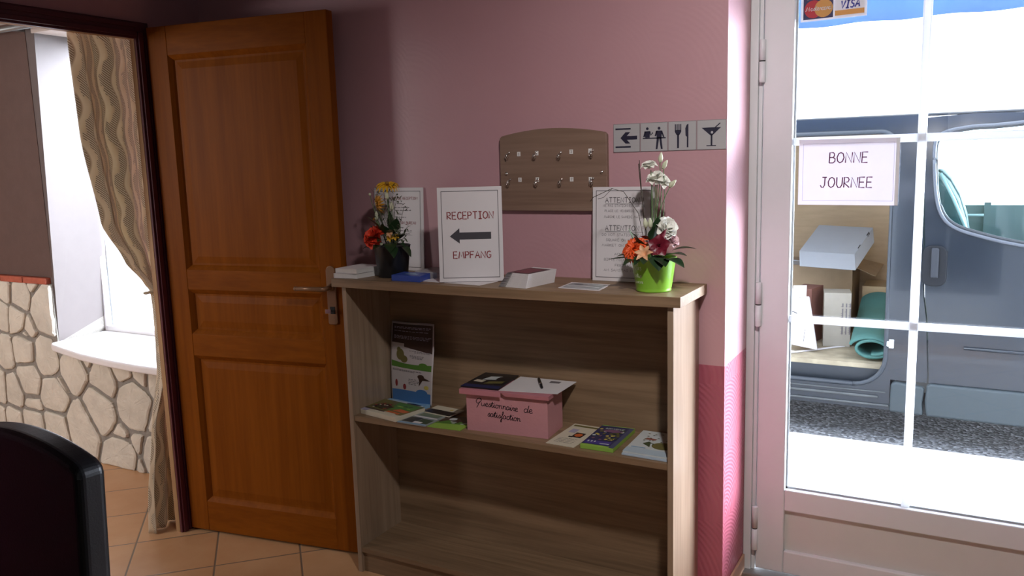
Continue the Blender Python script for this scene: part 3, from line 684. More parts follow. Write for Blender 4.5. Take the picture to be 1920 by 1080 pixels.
DBROWN = mat('dark_brown_print', (.05, .025, .018), .35); CREAMP = mat('cream_print', (.66, .60, .47), .5); NAVY = mat('navy_print', (.022, .028, .10), .35); OLIVE = mat('olive_print', (.16, .14, .045), .4)
PURPLE = mat('purple_print', (.20, .09, .17), .4); SKYB = mat('sky_blue_print', (.22, .40, .60), .35); DGREEN = mat('dark_green_print', (.05, .075, .03), .4); PINKP = mat('pink_print', (.60, .40, .40), .45)

# two white books at the left end of the top
zb = ZT + .0005
for k, (label, q, th) in enumerate((('white book lying under another at the left end of the shelf top', [(-1.258, -.268, zb), (-1.162, -.257, zb), (-1.140, -.135, zb), (-1.250, -.118, zb)], .017),
                                    ('topmost white book of the pair at the left end of the shelf top', [(-1.254, -.262, zb + .018), (-1.160, -.262, zb + .0178), (-1.140, -.140, zb + .0178), (-1.248, -.122, zb + .018)], .016))):
    Q = Quad(*q); Q.n = Vector((0, 0, 1)); c = sum((Vector(p) for p in q), Vector()) / 4
    o = thing('book', label, 'book', tuple(c), 'white books at the left end')
    mk('pages', MB().fbox(Q, .01, .99, .01, .99, .0012, th - .0012), WHITEPG, o)
    mk('cover', MB().fbox(Q, 0, 1, 0, 1, 0, .001).fbox(Q, 0, 1, 0, 1, th - .001, th).fbox(Q, 0, .008, 0, 1, 0, th), PAPER, o)
# blue pack and grey booklet beside the black pot
def d(b, P): b.frect(P, .30, .75, .35, .55, .0003, 1); b.frect(P, .30, .60, .62, .72, .0003, 1)
pamphlet('leaflet_pack', 'cobalt blue pack of leaflets lying in front of the black flower pot', 'leaflets', [(-1.012, -.258, zb), (-.890, -.263, zb), (-.905, -.180, zb), (-1.020, -.172, zb)], .020, [BLUEC, SKYB], d, bevel=.001)
def d(b, P):
    for k in range(4): scribble(b, P, .15, .85, .2 + .17 * k, .06, .01, .0003, 1)
pamphlet('booklet', 'grey booklet lying behind the blue leaflet pack', 'booklet', [(-.980, -.166, zb), (-.880, -.176, zb), (-.880, -.060, zb), (-.985, -.050, zb)], .022, [GREYC, PALE], d, bevel=.001)
pamphlet('paper_sheet', 'white sheet lying under the RECEPTION notice', 'paper', [(-.915, -.236, zb), (-.660, -.262, zb), (-.640, -.120, zb), (-.870, -.110, zb)], .0018, [PAPER])
# fanned stack of small brochures: every brochure is a thing
nb = 13
for k in range(nb):
    z = ZT + .0005 + k * .0034; t = k / (nb - 1); sx = -.024 * (1 - t) - .0005; top = k == nb - 1
    q = [(-.566 + sx, -.258 + .012 * t, z), (-.480 + sx * .35, -.268 + .004 * t, z), (-.452 + sx * .35, -.122, z), (-.545 + sx, -.100, z)]
    Q = Quad(*q); Q.n = Vector((0, 0, 1)); c = sum((Vector(p) for p in q), Vector()) / 4
    lab = 'white brochure with a wine red cover, topmost of the fanned stack' if top else 'thin black and white brochure in the fanned stack beside the RECEPTION notice'
    o = tag(mk('brochure', MB().fbox(Q, 0, 1, 0, 1, 0, .0029, 0).frect(lambda u, v, h_=0: Q(u, v, .003), 0, .20, 0, 1, 0, 1).frect(Quad(Q(-.002, 1, 0), Q(-.002, 0, 0), Q(-.002, 0, .0029), Q(-.002, 1, .0029)), 0, 1, .25, 1, 0, 1).frect(Quad(Q(0, -.003, 0), Q(.26, -.003, 0), Q(.26, -.003, .0029), Q(0, -.003, .0029)), 0, 1, .35, .9, 0, 1), [PAPER, BLK], loc=tuple(c)), lab, 'brochure', 'brochures in the fanned stack')
    if top:
        b = MB(); P = lambda u, v, h_=0: Q(u, v, .0031 + h_); b.frect(P, 0, .93, .05, .86, .0002, 0); b.frect(P, .1, .8, .12, .78, .0004, 1); b.frect(P, 0, 1, .88, 1, .0002, 2)
        mk('cover', b, [BLK, WINE, PAPER], o)
# flat postcard leaflet
def d(b, P):
    b.frect(P, .05, .95, .08, .92, .0002, 1); b.fpoly(P, [(.1, .3), (.5, .42), (.9, .3), (.9, .42), (.5, .55), (.1, .42)], .0004, 2); b.disc(P, .28, .72, .12, .1, .0004, 3); b.frect(P, .5, .9, .68, .76, .0004, 2); b.frect(P, .2, .9, .14, .2, .0004, 2)
pamphlet('leaflet', 'grey teal leaflet lying flat alone on the shelf top', 'leaflet', [(-.398, -.226, zb), (-.254, -.240, zb), (-.268, -.118, zb), (-.405, -.108, zb)], .0012, [PAPER, TEAL, PALE, TEALD], d)

# middle shelf ------------------------------------------------------
zm = ZM + .0005
# curled poster standing at the back
POSTERW = translucent('poster_paper', (.66, .60, .60), .15)
pq = {0.0: ((-1.196, -.050, ZM + .004), (-1.005, -.062, ZM + .004)), 1.0: ((-1.203, -.016, .912), (-.998, -.020, .916))}
def post(u, v, h=0):
    a = Vector(pq[0.0][0]).lerp(Vector(pq[1.0][0]), v); c = Vector(pq[0.0][1]).lerp(Vector(pq[1.0][1]), v)
    p = a.lerp(c, u); p.x += .016 * math.sin(PI * v) * u ** 3 - .006 * math.sin(PI * v) * (1 - u); p.y += -.030 * u ** 2.2 * math.sin(PI * v) - .012 * math.sin(PI * u)
    if u > .70 and v > .70: p.y -= .5 * (u - .70) ** 2 * (v - .70)
    return p + Vector((0, -1, 0)) * h
po = thing('poster', 'curled printed poster standing at the back of the middle shelf', 'poster', (-1.10, -.05, ZM))
b = MB().grid(lambda u, v: post(u, v), 28, 30, 0); mk('poster_sheet', b, [POSTERW], po, solid=.0006)
def pgrid(b, u0, u1, v0f, v1f, h, m, n=22):
    b.grid(lambda a, c: post(u0 + (u1 - u0) * a, v0f(a) + (v1f(a) - v0f(a)) * c, h), n, 8, m)
cst = lambda k: (lambda a: k)
b = MB()
pgrid(b, .03, .97, cst(.74), cst(.975), .0009, 0); pgrid(b, .35, .97, lambda a: .70 - .05 * a, cst(.745), .0009, 0)
pgrid(b, .03, .97, cst(.44), lambda a: .515 - .02 * math.sin(PI * a), .0009, 1); pgrid(b, .03, .97, cst(.0), lambda a: .155 + .015 * math.sin(PI * a), .0009, 2)
def pell(b, u, v, ru, rv, h, m):
    b.add([post(u, v, h)] + [post(u + ru * math.cos(2 * PI * k / 20), v + rv * math.sin(2 * PI * k / 20), h) for k in range(20)], [(0, 1 + k, 1 + (k + 1) % 20) for k in range(20)], m)
pell(b, .78, .16, .125, .045, .0013, 2); pell(b, .88, .235, .05, .025, .0013, 5); pell(b, .80, .50, .09, .03, .0012, 1)
pell(b, .26, .60, .10, .07, .0013, 3); pell(b, .36, .55, .09, .045, .0015, 3); pell(b, .22, .66, .05, .03, .0015, 3)          # foliage clumps on the hill
pell(b, .16, .24, .035, .045, .0013, 4); pell(b, .38, .21, .04, .035, .0013, 4)
pell(b, .76, .36, .07, .028, .0013, 0); b.add([post(*p) for p in ((.70, .35, .0014), (.80, .36, .0014), (.96, .325, .0014), (.80, .32, .0014), (.72, .24, .0014), (.73, .31, .0014))], [(0, 5, 3, 1), (1, 3, 2), (5, 4, 3)], 0)
for v in (.935, .92, .885, .825, .81, .795): 
    u_ = .08
    while u_ < .88:
        w_ = random.uniform(.03, .09); b.grid(lambda a, c: post(u_ + w_ * a, v + .007 * c, .0014), 1, 1, 6); u_ += w_ + .02
for v, ua, ub in ((.655, .48, .93), (.64, .6, .93), (.60, .5, .82), (.585, .5, .80), (.57, .55, .75), (.41, .06, .75), (.397, .06, .60), (.31, .48, .66), (.29, .48, .70), (.27, .48, .68), (.25, .48, .64)):
    u_ = ua
    while u_ < ub:
        w_ = random.uniform(.02, .06); b.grid(lambda a, c: post(u_ + w_ * a, v + .006 * c, .0014), 1, 1, 7); u_ += w_ + .015
mk('poster_print', b, [DBROWN, LEAFG, mat('blue_print', (.06, .17, .40), .4), OLIVE, RED, YEL, LILAC, GREYI], po)

def d(b, P):
    b.frect(P, 0, 1, .17, 1, .0002, 1); b.fpoly(P, [(.10, .62), (.05, .36), (.45, .30), (.52, .55), (.35, .75)], .0004, 2)
    for k in range(26): b.disc(P, .09 + .40 * rs.random(), .33 + .38 * rs.random(), .028, .032, .0006 + .00002 * k, rs.choice((3, 4, 2, 6, 3)), n=7)
    b.fpoly(P, [(.50, .40), (.95, .50), (.95, .95), (.40, .98), (.45, .7)], .0003, 4)
    for k in range(8): b.disc(P, .55 + .3 * rs.random(), .62 + .3 * rs.random(), .05, .035, .0005 + .00002 * k, rs.choice((7, 4, 8)), n=6)
    b.fpoly(P, [(.62, .38), (.95, .36), (.98, .52), (.70, .56)], .0005, 5); b.fpoly(P, [(.55, .20), (.90, .20), (.90, .30), (.58, .32)], .0005, 5); b.frect(P, .55, .85, .15, .21, .0006, 6); b.frect(P, 0, .55, .17, .24, .0004, 2)
    b.frect(P, 0, .18, 0, .17, .0002, 9)
pamphlet('magazine', 'food magazine with red and green cover at the left end of the middle shelf', 'magazine', [(-1.208, -.226, zm), (-1.026, -.2605, zm), (-.995, -.120, zm), (-1.204, -.084, zm)], .017,
         [CREAMP, OLIVE, DBROWN, mat('red_print', (.33, .045, .03), .4), LEAFG, ORANGE, CREAMP, LIME, DGREEN, LILAC], d, bevel=.001)
def d(b, P): b.fpoly(P, [(0, 0), (1, 0), (1, .3), (.5, .5), (0, .35)], .0002, 1); b.disc(P, .75, .25, .2, .16, .0004, 2); b.frect(P, .1, .5, .6, .68, .0004, 1)
pamphlet('leaflet', 'blue leaflet lying flat in front of the curled poster', 'leaflet', [(-1.202, -.080, zm + .0005), (-1.020, -.108, zm + .0005), (-1.010, -.066, zm + .0005), (-1.198, -.056, zm + .0005)], .012, [SKYB, PALE, BLK], d)
def d(b, P):
    b.frect(P, .04, .5, .10, .45, .0002, 1); b.frect(P, .52, .96, .10, .42, .0002, 2); b.frect(P, .45, .75, .08, .20, .0004, 3); b.frect(P, .04, .96, .5, .56, .0002, 3); b.frect(P, 0, 1, 0, .06, .0002, 4)
    b.frect(P, .1, .9, .6, .95, .0002, 5)
pamphlet('leaflet', 'dark green leaflet with small pictures at the front edge of the middle shelf', 'leaflet', [(-1.018, -.2605, zm), (-.900, -.2605, zm), (-.890, -.118, zm), (-.992, -.105, zm)], .004, [TEAL, BLK, DGREEN, PAPER, SKYB, mat('grey_green_print', (.16, .21, .14), .4)], d)
def d(b, P): b.frect(P, 0, 1, .5, 1, .0002, 1); b.disc(P, .7, .7, .05, .08, .0004, 2); b.frect(P, 0, 1, 0, .5, .0002, 3)
pamphlet('card', 'pale edged card with a dark lower half, lying on the dark green leaflet', 'card', [(-.990, -.135, zm + .0045), (-.872, -.150, zm + .0045), (-.862, -.065, zm + .0045), (-.985, -.052, zm + .0045)], .004, [CREAMP, CREAMP, YEL, BLK], d)
def d(b, P):
    b.frect(P, 0, 1, .42, 1, .0002, 1); b.fpoly(P, [(0, .35), (.25, .62), (.55, .45), (1, .55), (1, .42), (0, .30)], .0004, 2)
    for k in range(9): b.disc(P, .3 + .6 * rs.random(), .42 + .14 * rs.random(), .06, .03, .0005 + .00002 * k, rs.choice((2, 3)), n=8)
    b.disc(P, .3, .72, .12, .1, .0005, 3)
pamphlet('leaflet', 'bright green landscape leaflet beside the pink box', 'leaflet', [(-.893, -.256, zm), (-.764, -.248, zm), (-.768, -.120, zm), (-.880, -.120, zm)], .003, [LIME, DBROWN, LEAFG, PALE], d)

# pink suggestion box ----------------------------------------------
FELT = mat('black_felt_pen', (.014, .008, .012), .5); PINKC = mat('pink_cardboard', (.60, .285, .31), .7, var=.04, bmp=.1); PINKL = mat('pink_cardboard_lid', (.56, .22, .26), .65, var=.04)
BX = zrot((-.749, -.226, ZM + .0005), math.radians(4.7)); bw, bd, bh = .294, .135, .143
bo = thing('cardboard_box', 'pink cardboard box with handwriting on the middle shelf', 'box', (-.6, -.15, ZM))
b = MB(BX); t_ = .002
b.box(0, bw, 0, t_, 0, bh).box(0, bw, bd - t_, bd, 0, bh).box(0, t_, t_, bd - t_, 0, bh).box(bw - t_, bw, t_, bd - t_, 0, bh).box(t_, bw - t_, t_, bd - t_, 0, t_)
mk('box_body', b, PINKC, bo)
b = MB(BX); b.box(-.018, bw + .010, -.014, bd + .004, bh + .0005, bh + .003); b.box(-.018, .135, -.0155, -.014, bh - .014, bh + .003); b.add([(.135, -.0148, bh + .002), (bw + .010, -.0148, bh + .002), (bw + .010, -.0125, bh - .010), (.150, -.0125, bh - .010)], [(0, 3, 2, 1)]); b.box(bw + .009, bw + .010, -.014, bd + .004, bh - .010, bh + .003)
mk('box_lid', b, PINKL, bo, bevel=.0006)
b = MB(); f = Frame(BX(0, -.0006, 0), BX(1, 0, 0) - BX(0, 0, 0), (0, 0, 1))
f2 = Frame(f(0, 0), (f.x + Vector((0, 0, -.06))).normalized(), (0, 0, 1), f.n)
write(b, f2, 'Questionnaire', .112, .093, .024, .0023, 0, 0, font=CU, width=.155, slant=.12); mk('handwriting', b, FELT, bo); b = MB(); write(b, f2, 'de', .226, .095, .026, .0023, 0, 0, font=CU, width=.032, slant=.12); mk('handwriting', b, FELT, bo); b = MB(); write(b, f2, 'satisfaction', .138, .060, .024, .0023, 0, 0, font=CU, width=.120, slant=.12)
mk('handwriting', b, FELT, bo)
zl = ZM + .0005 + bh + .0035
def d(b, P):
    b.frect(P, 0, 1, 0, .18, .0002, 1); b.fpoly(P, [(.25, .5), (.62, .55), (.66, .8), (.35, .75)], .0004, 2); b.fpoly(P, [(.10, .36), (.36, .33), (.40, .46), (.12, .50)], .0004, 3); b.fpoly(P, [(.45, .25), (.9, .35), (.9, .5), (.5, .42)], .0004, 4); b.fpoly(P, [(.58, .58), (.80, .60), (.78, .78), (.62, .76)], .0005, 0)
pamphlet('magazine', 'dark navy magazine with small pictures lying on the pink box', 'magazine', [(-.770, -.226, zl), (-.632, -.214, zl), (-.652, -.030, zl), (-.782, -.040, zl)], .005, [BLK, NAVY, PALE, CREAMP, OLIVE], d)
pamphlet('paper_sheet', 'white sheet overhanging the right end of the pink box', 'paper', [(-.628, -.214, zl), (-.430, -.180, zl + .001), (-.432, -.025, zl + .002), (-.645, -.030, zl)], .0012, [PAPER, GREYI], lambda b, P: b.frect(P, .60, .78, .74, .88, .0003, 1))
pn = thing('pen', 'black pen with silver clip lying on the white sheet on the pink box', 'pen', (-.53, -.08, zl + .003))
a, c = Vector((-.562, -.052, zl + .0072)), Vector((-.500, -.150, zl + .0062)); dv = (c - a)
mk('barrel', MB().tube([a, a + dv * .02, a + dv * .55, a + dv * .58, a + dv * .92, c], [.003, .0048, .0052, .0047, .0044, .0012], n=12), BLACKM, pn)
mk('clip', MB().tube([a + dv * .56 + Vector((0, 0, .0005)), a + dv * .66 + Vector((0, 0, .0005))], .0053, n=12), CHROME, pn)
# three at the right end
def d(b, P):
    b.frect(P, .06, .92, .88, .95, .0003, 1); b.frect(P, .18, .42, .58, .76, .0003, 2); b.frect(P, .46, .80, .40, .62, .0003, 3); b.disc(P, .63, .51, .13, .075, .0005, 4); b.frect(P, .38, .52, .38, .43, .0005, 3)
    for k in range(4): scribble(b, P, .15, .8, .12 + .06 * k, .018, .01, .0003, 5)
pamphlet('leaflet', 'cream leaflet with an orange picture beside the pink box', 'leaflet', [(-.446, -.240, zm), (-.346, -.244, zm), (-.336, -.030, zm), (-.440, -.026, zm)], .002, [CREAMP, OLIVE, LILAC, BLK, ORANGE, GREYI], d)
def d(b, P):
    b.frect(P, 0, 1, .06, .97, .0002, 1); b.frect(P, .86, 1, 0, .97, .0003, 2)
    for k in range(46): b.disc(P, .08 + .72 * rs.random(), .28 + .56 * rs.random(), .055, .032, .0005 + .00002 * k, rs.choice((3, 4, 5, 6, 3, 7)), n=6)
    b.disc(P, .48, .72, .25, .07, .0016, 6); b.frect(P, .04, .8, .08, .24, .0005, 8)
    for k in range(3): b.frect(P, .10 + .10 * k, .14 + .10 * k, .16, .22, .0007, 4)
    write(b, P, 'BIENVENUE', .5, .80, .055, .012, .0018, 4, width=.55); b.frect(P, .5, .78, .12, .15, .0007, 4)
pamphlet('guidebook', 'thick guidebook with blue busy cover and green page edges', 'book', [(-.327, -.238, zm), (-.217, -.236, zm), (-.222, -.028, zm), (-.334, -.034, zm)], .014, [LIME, NAVY, mat('slate_blue_print', (.07, .08, .16), .4), OLIVE, PALE, YEL, PURPLE, DGREEN, mat('violet_blue_print', (.06, .045, .26), .4)], d, bevel=.001)
def d(b, P):
    b.disc(P, .72, .40, .25, .15, .0004, 1); b.fpoly(P, [(.25, .42), (.45, .30), (.5, .45), (.35, .52)], .0005, 2); b.fpoly(P, [(.20, .60), (.45, .60), (.48, .66), (.25, .68)], .0005, 3)
    for k in range(16): b.disc(P, .2 + .6 * rs.random(), .5 + .4 * rs.random(), .03, .015, .0006, rs.choice((1, 2, 2)), n=5)
    b.fpoly(P, [(.42, .44), (.47, .27), (.50, .27), (.46, .46)], .0007, 0); b.frect(P, 0, 1, 0, .20, .0002, 4); b.frect(P, .08, .4, .22, .25, .0004, 5)
pamphlet('magazine', 'pale blue map magazine under another at the right end of the middle shelf', 'magazine', [(-.188, -.240, zm), (-.042, -.244, zm), (-.044, -.030, zm), (-.198, -.030, zm)], .006, [mat('pale_blue_cover', (.48, .56, .66), .4), DGREEN], bevel=.0008)
pamphlet('magazine', 'white and blue map magazine on top at the right end of the middle shelf', 'magazine', [(-.186, -.236, zm + .0065), (-.042, -.240, zm + .0065), (-.046, -.026, zm + .0065), (-.194, -.028, zm + .0065)], .006, [PALE, OLIVE, DGREEN, mat('brick_print', (.30, .10, .07), .4), mat('ice_blue_print', (.46, .56, .64), .4), SKYB], d, bevel=.0008)

# ------------------------------------------------------------------ on the glass of the entrance door
bs = thing('paper_notice', 'white paper notice reading BONNE JOURNEE taped to the glass door', 'sign', (.367, .284, 1.44))
f = Frame((.2215, .284, 1.336), (1, 0, -.008), (0, 0, 1), (0, -1, 0)); w, h = .2925, .206
PLAST = translucent('backlit_paper', (.82, .80, .85), .32, var=.02)
b = MB().fbox(f, 0, w, 0, h, -.0012, 0, 0); framed_border(b, f, w, h, .013, .0010, .0004, 1); mk('notice_sheet', b, [PLAST, translucent('pale_lilac_line', (.45, .42, .55), .35)], bs)
PLUM = translucent('plum_print', (.16, .045, .10), .2)
for t, v, u_, wd in (('BONNE', .132, .148, .112), ('JOURNEE', .055, .143, .152)):
    b = MB(); write(b, f, t, u_, v, .032, .0036, .0005, width=wd, slant=.06); mk('lettering', b, PLUM, bs)
b = MB(); b.ribbon(f, [(w - .004, .0), (w - .004, h)], .010, .0008); mk('tape', b, mat('clear_tape', (.75, .78, .80), .2), bs)
st = thing('card_sticker', 'strip of two payment card stickers at the top of the glass door', 'sticker', (.31, .300, 1.94))
f = Frame((.2135, .3015, 1.9065), (1, 0, .012), (0, 0, 1), (0, -1, 0))
STW = translucent('sticker_white', (.78, .78, .80), .3); CN = translucent('sticker_navy', (.05, .05, .13), .35); CR = translucent('sticker_red', (.62, .05, .07), .35); CO = translucent('sticker_orange', (.80, .42, .12), .35); CB = translucent('sticker_blue', (.06, .07, .36), .35)
b = MB().fbox(f, 0, .193, 0, .084, -.0006, 0, 0)
mk('sticker_sheet', b, STW, st)
b = MB(); b.frect(f, .008, .096, .006, .078, .0003, 0); b.disc(f, .038, .036, .027, .027, .0005, 1); b.disc(f, .068, .036, .027, .027, .0006, 2)
write(b, f, 'EUROCARD', .052, .066, .0078, .0014, .0008, 3, width=.066)
write(b, f, 'M', .020, .031, .0125, .0018, .0009, 3, width=.010, slant=.25)
write(b, f, 'aste', .043, .031, .0165, .0016, .0009, 3, font=CU, width=.026); write(b, f, 'rcard', .074, .031, .0165, .0016, .0009, 3, font=CU, width=.034)
mk('card_print', b, [CN, CR, CO, STW], st)
b = MB(); b.frect(f, .101, .186, .006, .078, .0003, 0); b.frect(f, .101, .186, .056, .078, .0005, 1); b.frect(f, .101, .186, .009, .024, .0005, 2)
write(b, f, 'VISA', .144, .029, .022, .0046, .0007, 1, width=.054, slant=.22)
mk('card_print', b, [STW, CB, CO], st)

# ------------------------------------------------------------------ flowers
GRN = mat('leaf_green', (.045, .10, .028), .45, var=.3); DGRN = mat('dark_leaf_green', (.018, .045, .016), .4, var=.3); STEMG = mat('stem_green', (.10, .16, .06), .5, var=.2); TWIG = mat('dark_twig', (.045, .032, .02), .7)
PETW = mat('white_petal', (.80, .79, .72), .55, var=.05); PETY = mat('yellow_petal', (.75, .42, .02), .5, var=.15); PETO = mat('orange_petal', (.78, .10, .018), .5, var=.25); PETC = mat('coral_petal', (.70, .055, .02), .5, var=.2)
PETR = mat('burgundy_petal', (.16, .008, .022), .4, var=.25); PETP = mat('pale_pink_petal', (.70, .48, .50), .5, var=.1); PETA = mat('apricot_petal', (.72, .40, .22), .5, var=.2); CREAMB = mat('green_white_bud', (.60, .62, .44), .5, var=.1); PALEG = mat('pale_leaf', (.30, .42, .27), .6, var=.1)
def basis(d):
    d = Vector(d).normalized(); a = d.orthogonal().normalized(); return d, a, d.cross(a)
def petal(b, base, axis, side, L_, Wd, open_, cup=.25, m=0, point=.6, nu=4, nv=5, curl=0.0):
    """petal that starts at base, rises along axis and tips towards side by the angle open_"""
    axis = Vector(axis).normalized(); side = Vector(side); side = (side - axis * side.dot(axis)).normalized(); wv = axis.cross(side)
    def fn(a, t):
        ang = open_ * (.35 + .65 * t) + curl * t * t
        if point: prof = max(math.sin(PI * min(.999, (.08 + .92 * t) ** point)) ** .7, .08)
        else: prof = max(min(1, .22 + 1.5 * t) * math.sqrt(max(0, 1 - max(0, (t - .62) / .38) ** 2)), .16)
        x = (a - .5) * Wd * prof
        p = Vector(base) + (axis * math.cos(ang) + side * math.sin(ang)) * (L_ * t) + wv * x
        return p + (axis * math.sin(ang) - side * math.cos(ang)) * (cup * Wd * (2 * (a - .5)) ** 2 * prof)
    b.grid(fn, nu, nv, m)
def rosette(b, c, d, R, rings, m=0, cup=.3, seed=0, point=0):
    r_ = random.Random(seed); ax, p, q = basis(d); base = Vector(c) - ax * R * .35
    for i, (n, op, L_, Wd) in enumerate(rings):
        for k in range(n):
            t = 2 * PI * (k + .5 * (i % 2) + r_.uniform(-.12, .12)) / n
            petal(b, base, ax, p * math.cos(t) + q * math.sin(t), R * L_ * r_.uniform(.93, 1.07), R * Wd, math.radians(op + r_.uniform(-6, 6)), cup, m, point, curl=.25)
ROSE = [(3, 6, 1.0, .8), (4, 18, 1.05, 1.0), (5, 34, 1.1, 1.15), (6, 52, 1.15, 1.25), (7, 70, 1.15, 1.25)]
LISI = [(4, 12, .9, .8), (5, 28, 1.0, 1.1), (6, 46, 1.05, 1.25), (6, 66, 1.05, 1.3)]
GERB = [(18, 86, 1.0, .25), (16, 72, .92, .24), (12, 55, .6, .2)]
def leaf(b, base, dirv, L_, Wd, droop=.4, m=0, upv=(0, 0, 1)):
    d = Vector(dirv).normalized(); sd = d.cross(Vector(upv)).normalized(); n = sd.cross(d)
    def fn(a, t):
        w_ = Wd * math.sin(PI * min(.999, t ** .8)) ** .9 * (a - .5)
        return Vector(base) + d * (L_ * t) + sd * w_ + n * (-droop * L_ * t * t + abs(a - .5) * Wd * .25 * math.sin(PI * t))
    b.grid(fn, 4, 8, m)
def bez(a, c, bend, n=6):
    a, c = Vector(a), Vector(c); mid = (a + c) / 2 + Vector(bend)
    return [a * (1 - t) ** 2 + mid * 2 * t * (1 - t) + c * t * t for t in [k / n for k in range(n + 1)]]
def pot(root, c, prof, m, soil_z, soil_r):
    mk('pot', MB().lathe(prof, c, 40), m, root)
    mk('flower_foam', MB().lathe([(soil_r, soil_z), (soil_r * .6, soil_z + .006), (.0005, soil_z + .008)], c, 24), DGRN, root)

# green pot ---------------------------------------------------------
gc = Vector((-.106, -.176, ZT + .0005))
gp = thing('flower_arrangement', 'bright green pot with orange gerbera, white lisianthus and dark red orchid on the shelf top', 'flowers', tuple(gc))
LIMEP = mat('lime_green_pot', (.25, .55, .045), .3, var=.03, coat=.3)
pot(gp, gc, [(.0005, .0), (.050, 0), (.0525, .003), (.051, .006), (.053, .012), (.066, .098), (.068, .100), (.066, .102), (.063, .098), (.050, .02), (.0005, .018)], LIMEP, .085, .060)
def potmap(u, v, h=0):
    r_ = .053 + (.066 - .053) * (v - .012) / .086 + .0006 + h; t = u / .06 + math.radians(-122); return gc + Vector((r_ * math.cos(t), r_ * math.sin(t), v))
b = MB()
for t, v, hh, wd, fo in (('ART', .079, .0075, .016, G), ('FLEURS', .067, .0095, .034, G), ('Rothi', .044, .016, .032, CU), ('FLEURISTE', .027, .0055, .040, G)):
    t2 = t if fo is G else 'ostis'
    write(b, potmap, t2, .0, v, hh, .0012, .0003, 0, font=fo, width=wd)
mk('lettering', b, mat('pale_pot_lettering', (.72, .82, .60), .5), gp)
T = gc + Vector((0, 0, .10)); V = Vector
b = MB(); rosette(b, T + V((-.046, -.044, .034)), (-.25, -.80, .70), .046, [(22, 84, 1.0, .26), (20, 70, .98, .26), (16, 52, .86, .24), (12, 32, .66, .22), (8, 12, .5, .2)], 0, seed=1); mk('gerbera', b, PETO, gp)
for k, (c, d, R, nm) in enumerate(((( .006, .0, .232), (-.2, -.5, .8), .024, 'white_flower'), ((-.012, -.004, .268), (-.1, -.3, .95), .020, 'white_flower'), ((.022, .010, .222), (.5, -.4, .7), .021, 'white_flower'), ((.040, .0, .088), (.6, -.5, .45), .030, 'white_flower'))):
    b = MB(); rosette(b, T + V(c), d, R * 1.25, LISI, 0, seed=10 + k); mk(nm, b, PETW, gp)
b = MB(); rosette(b, T + V((.052, .012, .050)), (.6, -.4, .5), .024, LISI, 0, seed=21); mk('pink_flower', b, PETP, gp)
b = MB(); c = T + V((.036, -.050, .038))
for t in range(5):
    a = 2 * PI * t / 5 + .3; petal(b, c, (.15, -.95, .2), (math.cos(a), 0, math.sin(a)), .036, .034, math.radians(66), .16, 0, 0)
rosette(b, c + V((0, -.008, 0)), (.1, -1, -.1), .014, [(3, 25, 1, .9), (3, 50, .8, .7)], 0, seed=4); mk('orchid', b, PETR, gp)
b = MB(); petal(b, T + V((.036, -.030, .048)), (.2, -.3, 1), (.5, -.3, .2), .048, .030, .25, .2); mk('red_petal', b, PETR, gp); b = MB(); petal(b, T + V((-.020, -.01, .052)), (-.3, -.5, .8), (-.3, -.6, .1), .028, .030, .5, .2); mk('red_petal', b, PETR, gp)
b = MB(); c = T + V((-.002, -.060, .010))
for t in range(6):
    a = 2 * PI * t / 6; petal(b, c, (-.05, -.8, .5), (math.cos(a), .1, math.sin(a)), .036, .015, math.radians(34), .25, 0, 0, curl=.35)
mk('alstroemeria', b, PETA, gp)
b = MB()
for c, d in (((.020, .006, .288), (.1, 0, 1)), ((.062, -.02, .214), (.75, -.1, .7)), ((.030, .01, .268), (.5, -.2, .8)), ((-.014, -.03, .10), (-.05, -.2, 1)), ((.000, -.028, .10), (0, -.1, 1))):
    dd, p, q = basis(d); o = T + V(c); L_ = .026
    b = MB().tube([o - dd * L_ * .5, o - dd * L_ * .25, o + dd * L_ * .1, o + dd * L_ * .5, o + dd * L_ * .72], [.002, .0065, .0075, .004, .0008], n=8)
    mk('flower_bud', b, CREAMB, gp)
b = MB()
for a, c, bd in (((-.004, -.008, .0), (-.006, -.004, .255), (.004, 0, 0)), ((.004, -.006, 0), (.006, .0, .225), (0, 0, 0)), ((.0, .004, 0), (.010, .004, .222), (.004, 0, 0)), ((.010, 0, 0), (.022, .010, .215), (.004, 0, 0)), ((.006, -.01, .03), (.055, -.019, .205), (-.012, 0, .03)), ((.012, .004, 0), (.027, .01, .258), (.02, 0, .03)), ((.004, 0, .1), (.018, .006, .275), (.012, 0, .02)), ((-.003, -.002, .0), (-.002, 0, .22), (0, 0, 0))):
    b.tube(bez(T + V(a), T + V(c), bd), .0014, n=6)
mk('stems', b, STEMG, gp)
b = MB()
b.tube(bez(T + V((-.016, -.01, .01)), T + V((-.040, -.008, .285)), (-.004, 0, .02)), .0011, n=5); b.tube(bez(T + V((-.010, -.01, .01)), T + V((-.038, -.02, .275)), (-.008, 0, .03)), .0013, n=5)
b.tube([T + V(p) for p in ((-.02, -.012, .02), (-.035, -.03, .13), (-.075, -.045, .195), (-.11, -.05, .205), (-.165, -.06, .180), (-.175, -.06, .168))], .0009, n=5); b.tube([T + V(p) for p in ((-.11, -.05, .204), (-.13, -.065, .18), (-.15, -.06, .175))], .0007, n=5)
mk('twigs', b, TWIG, gp)
b = MB()
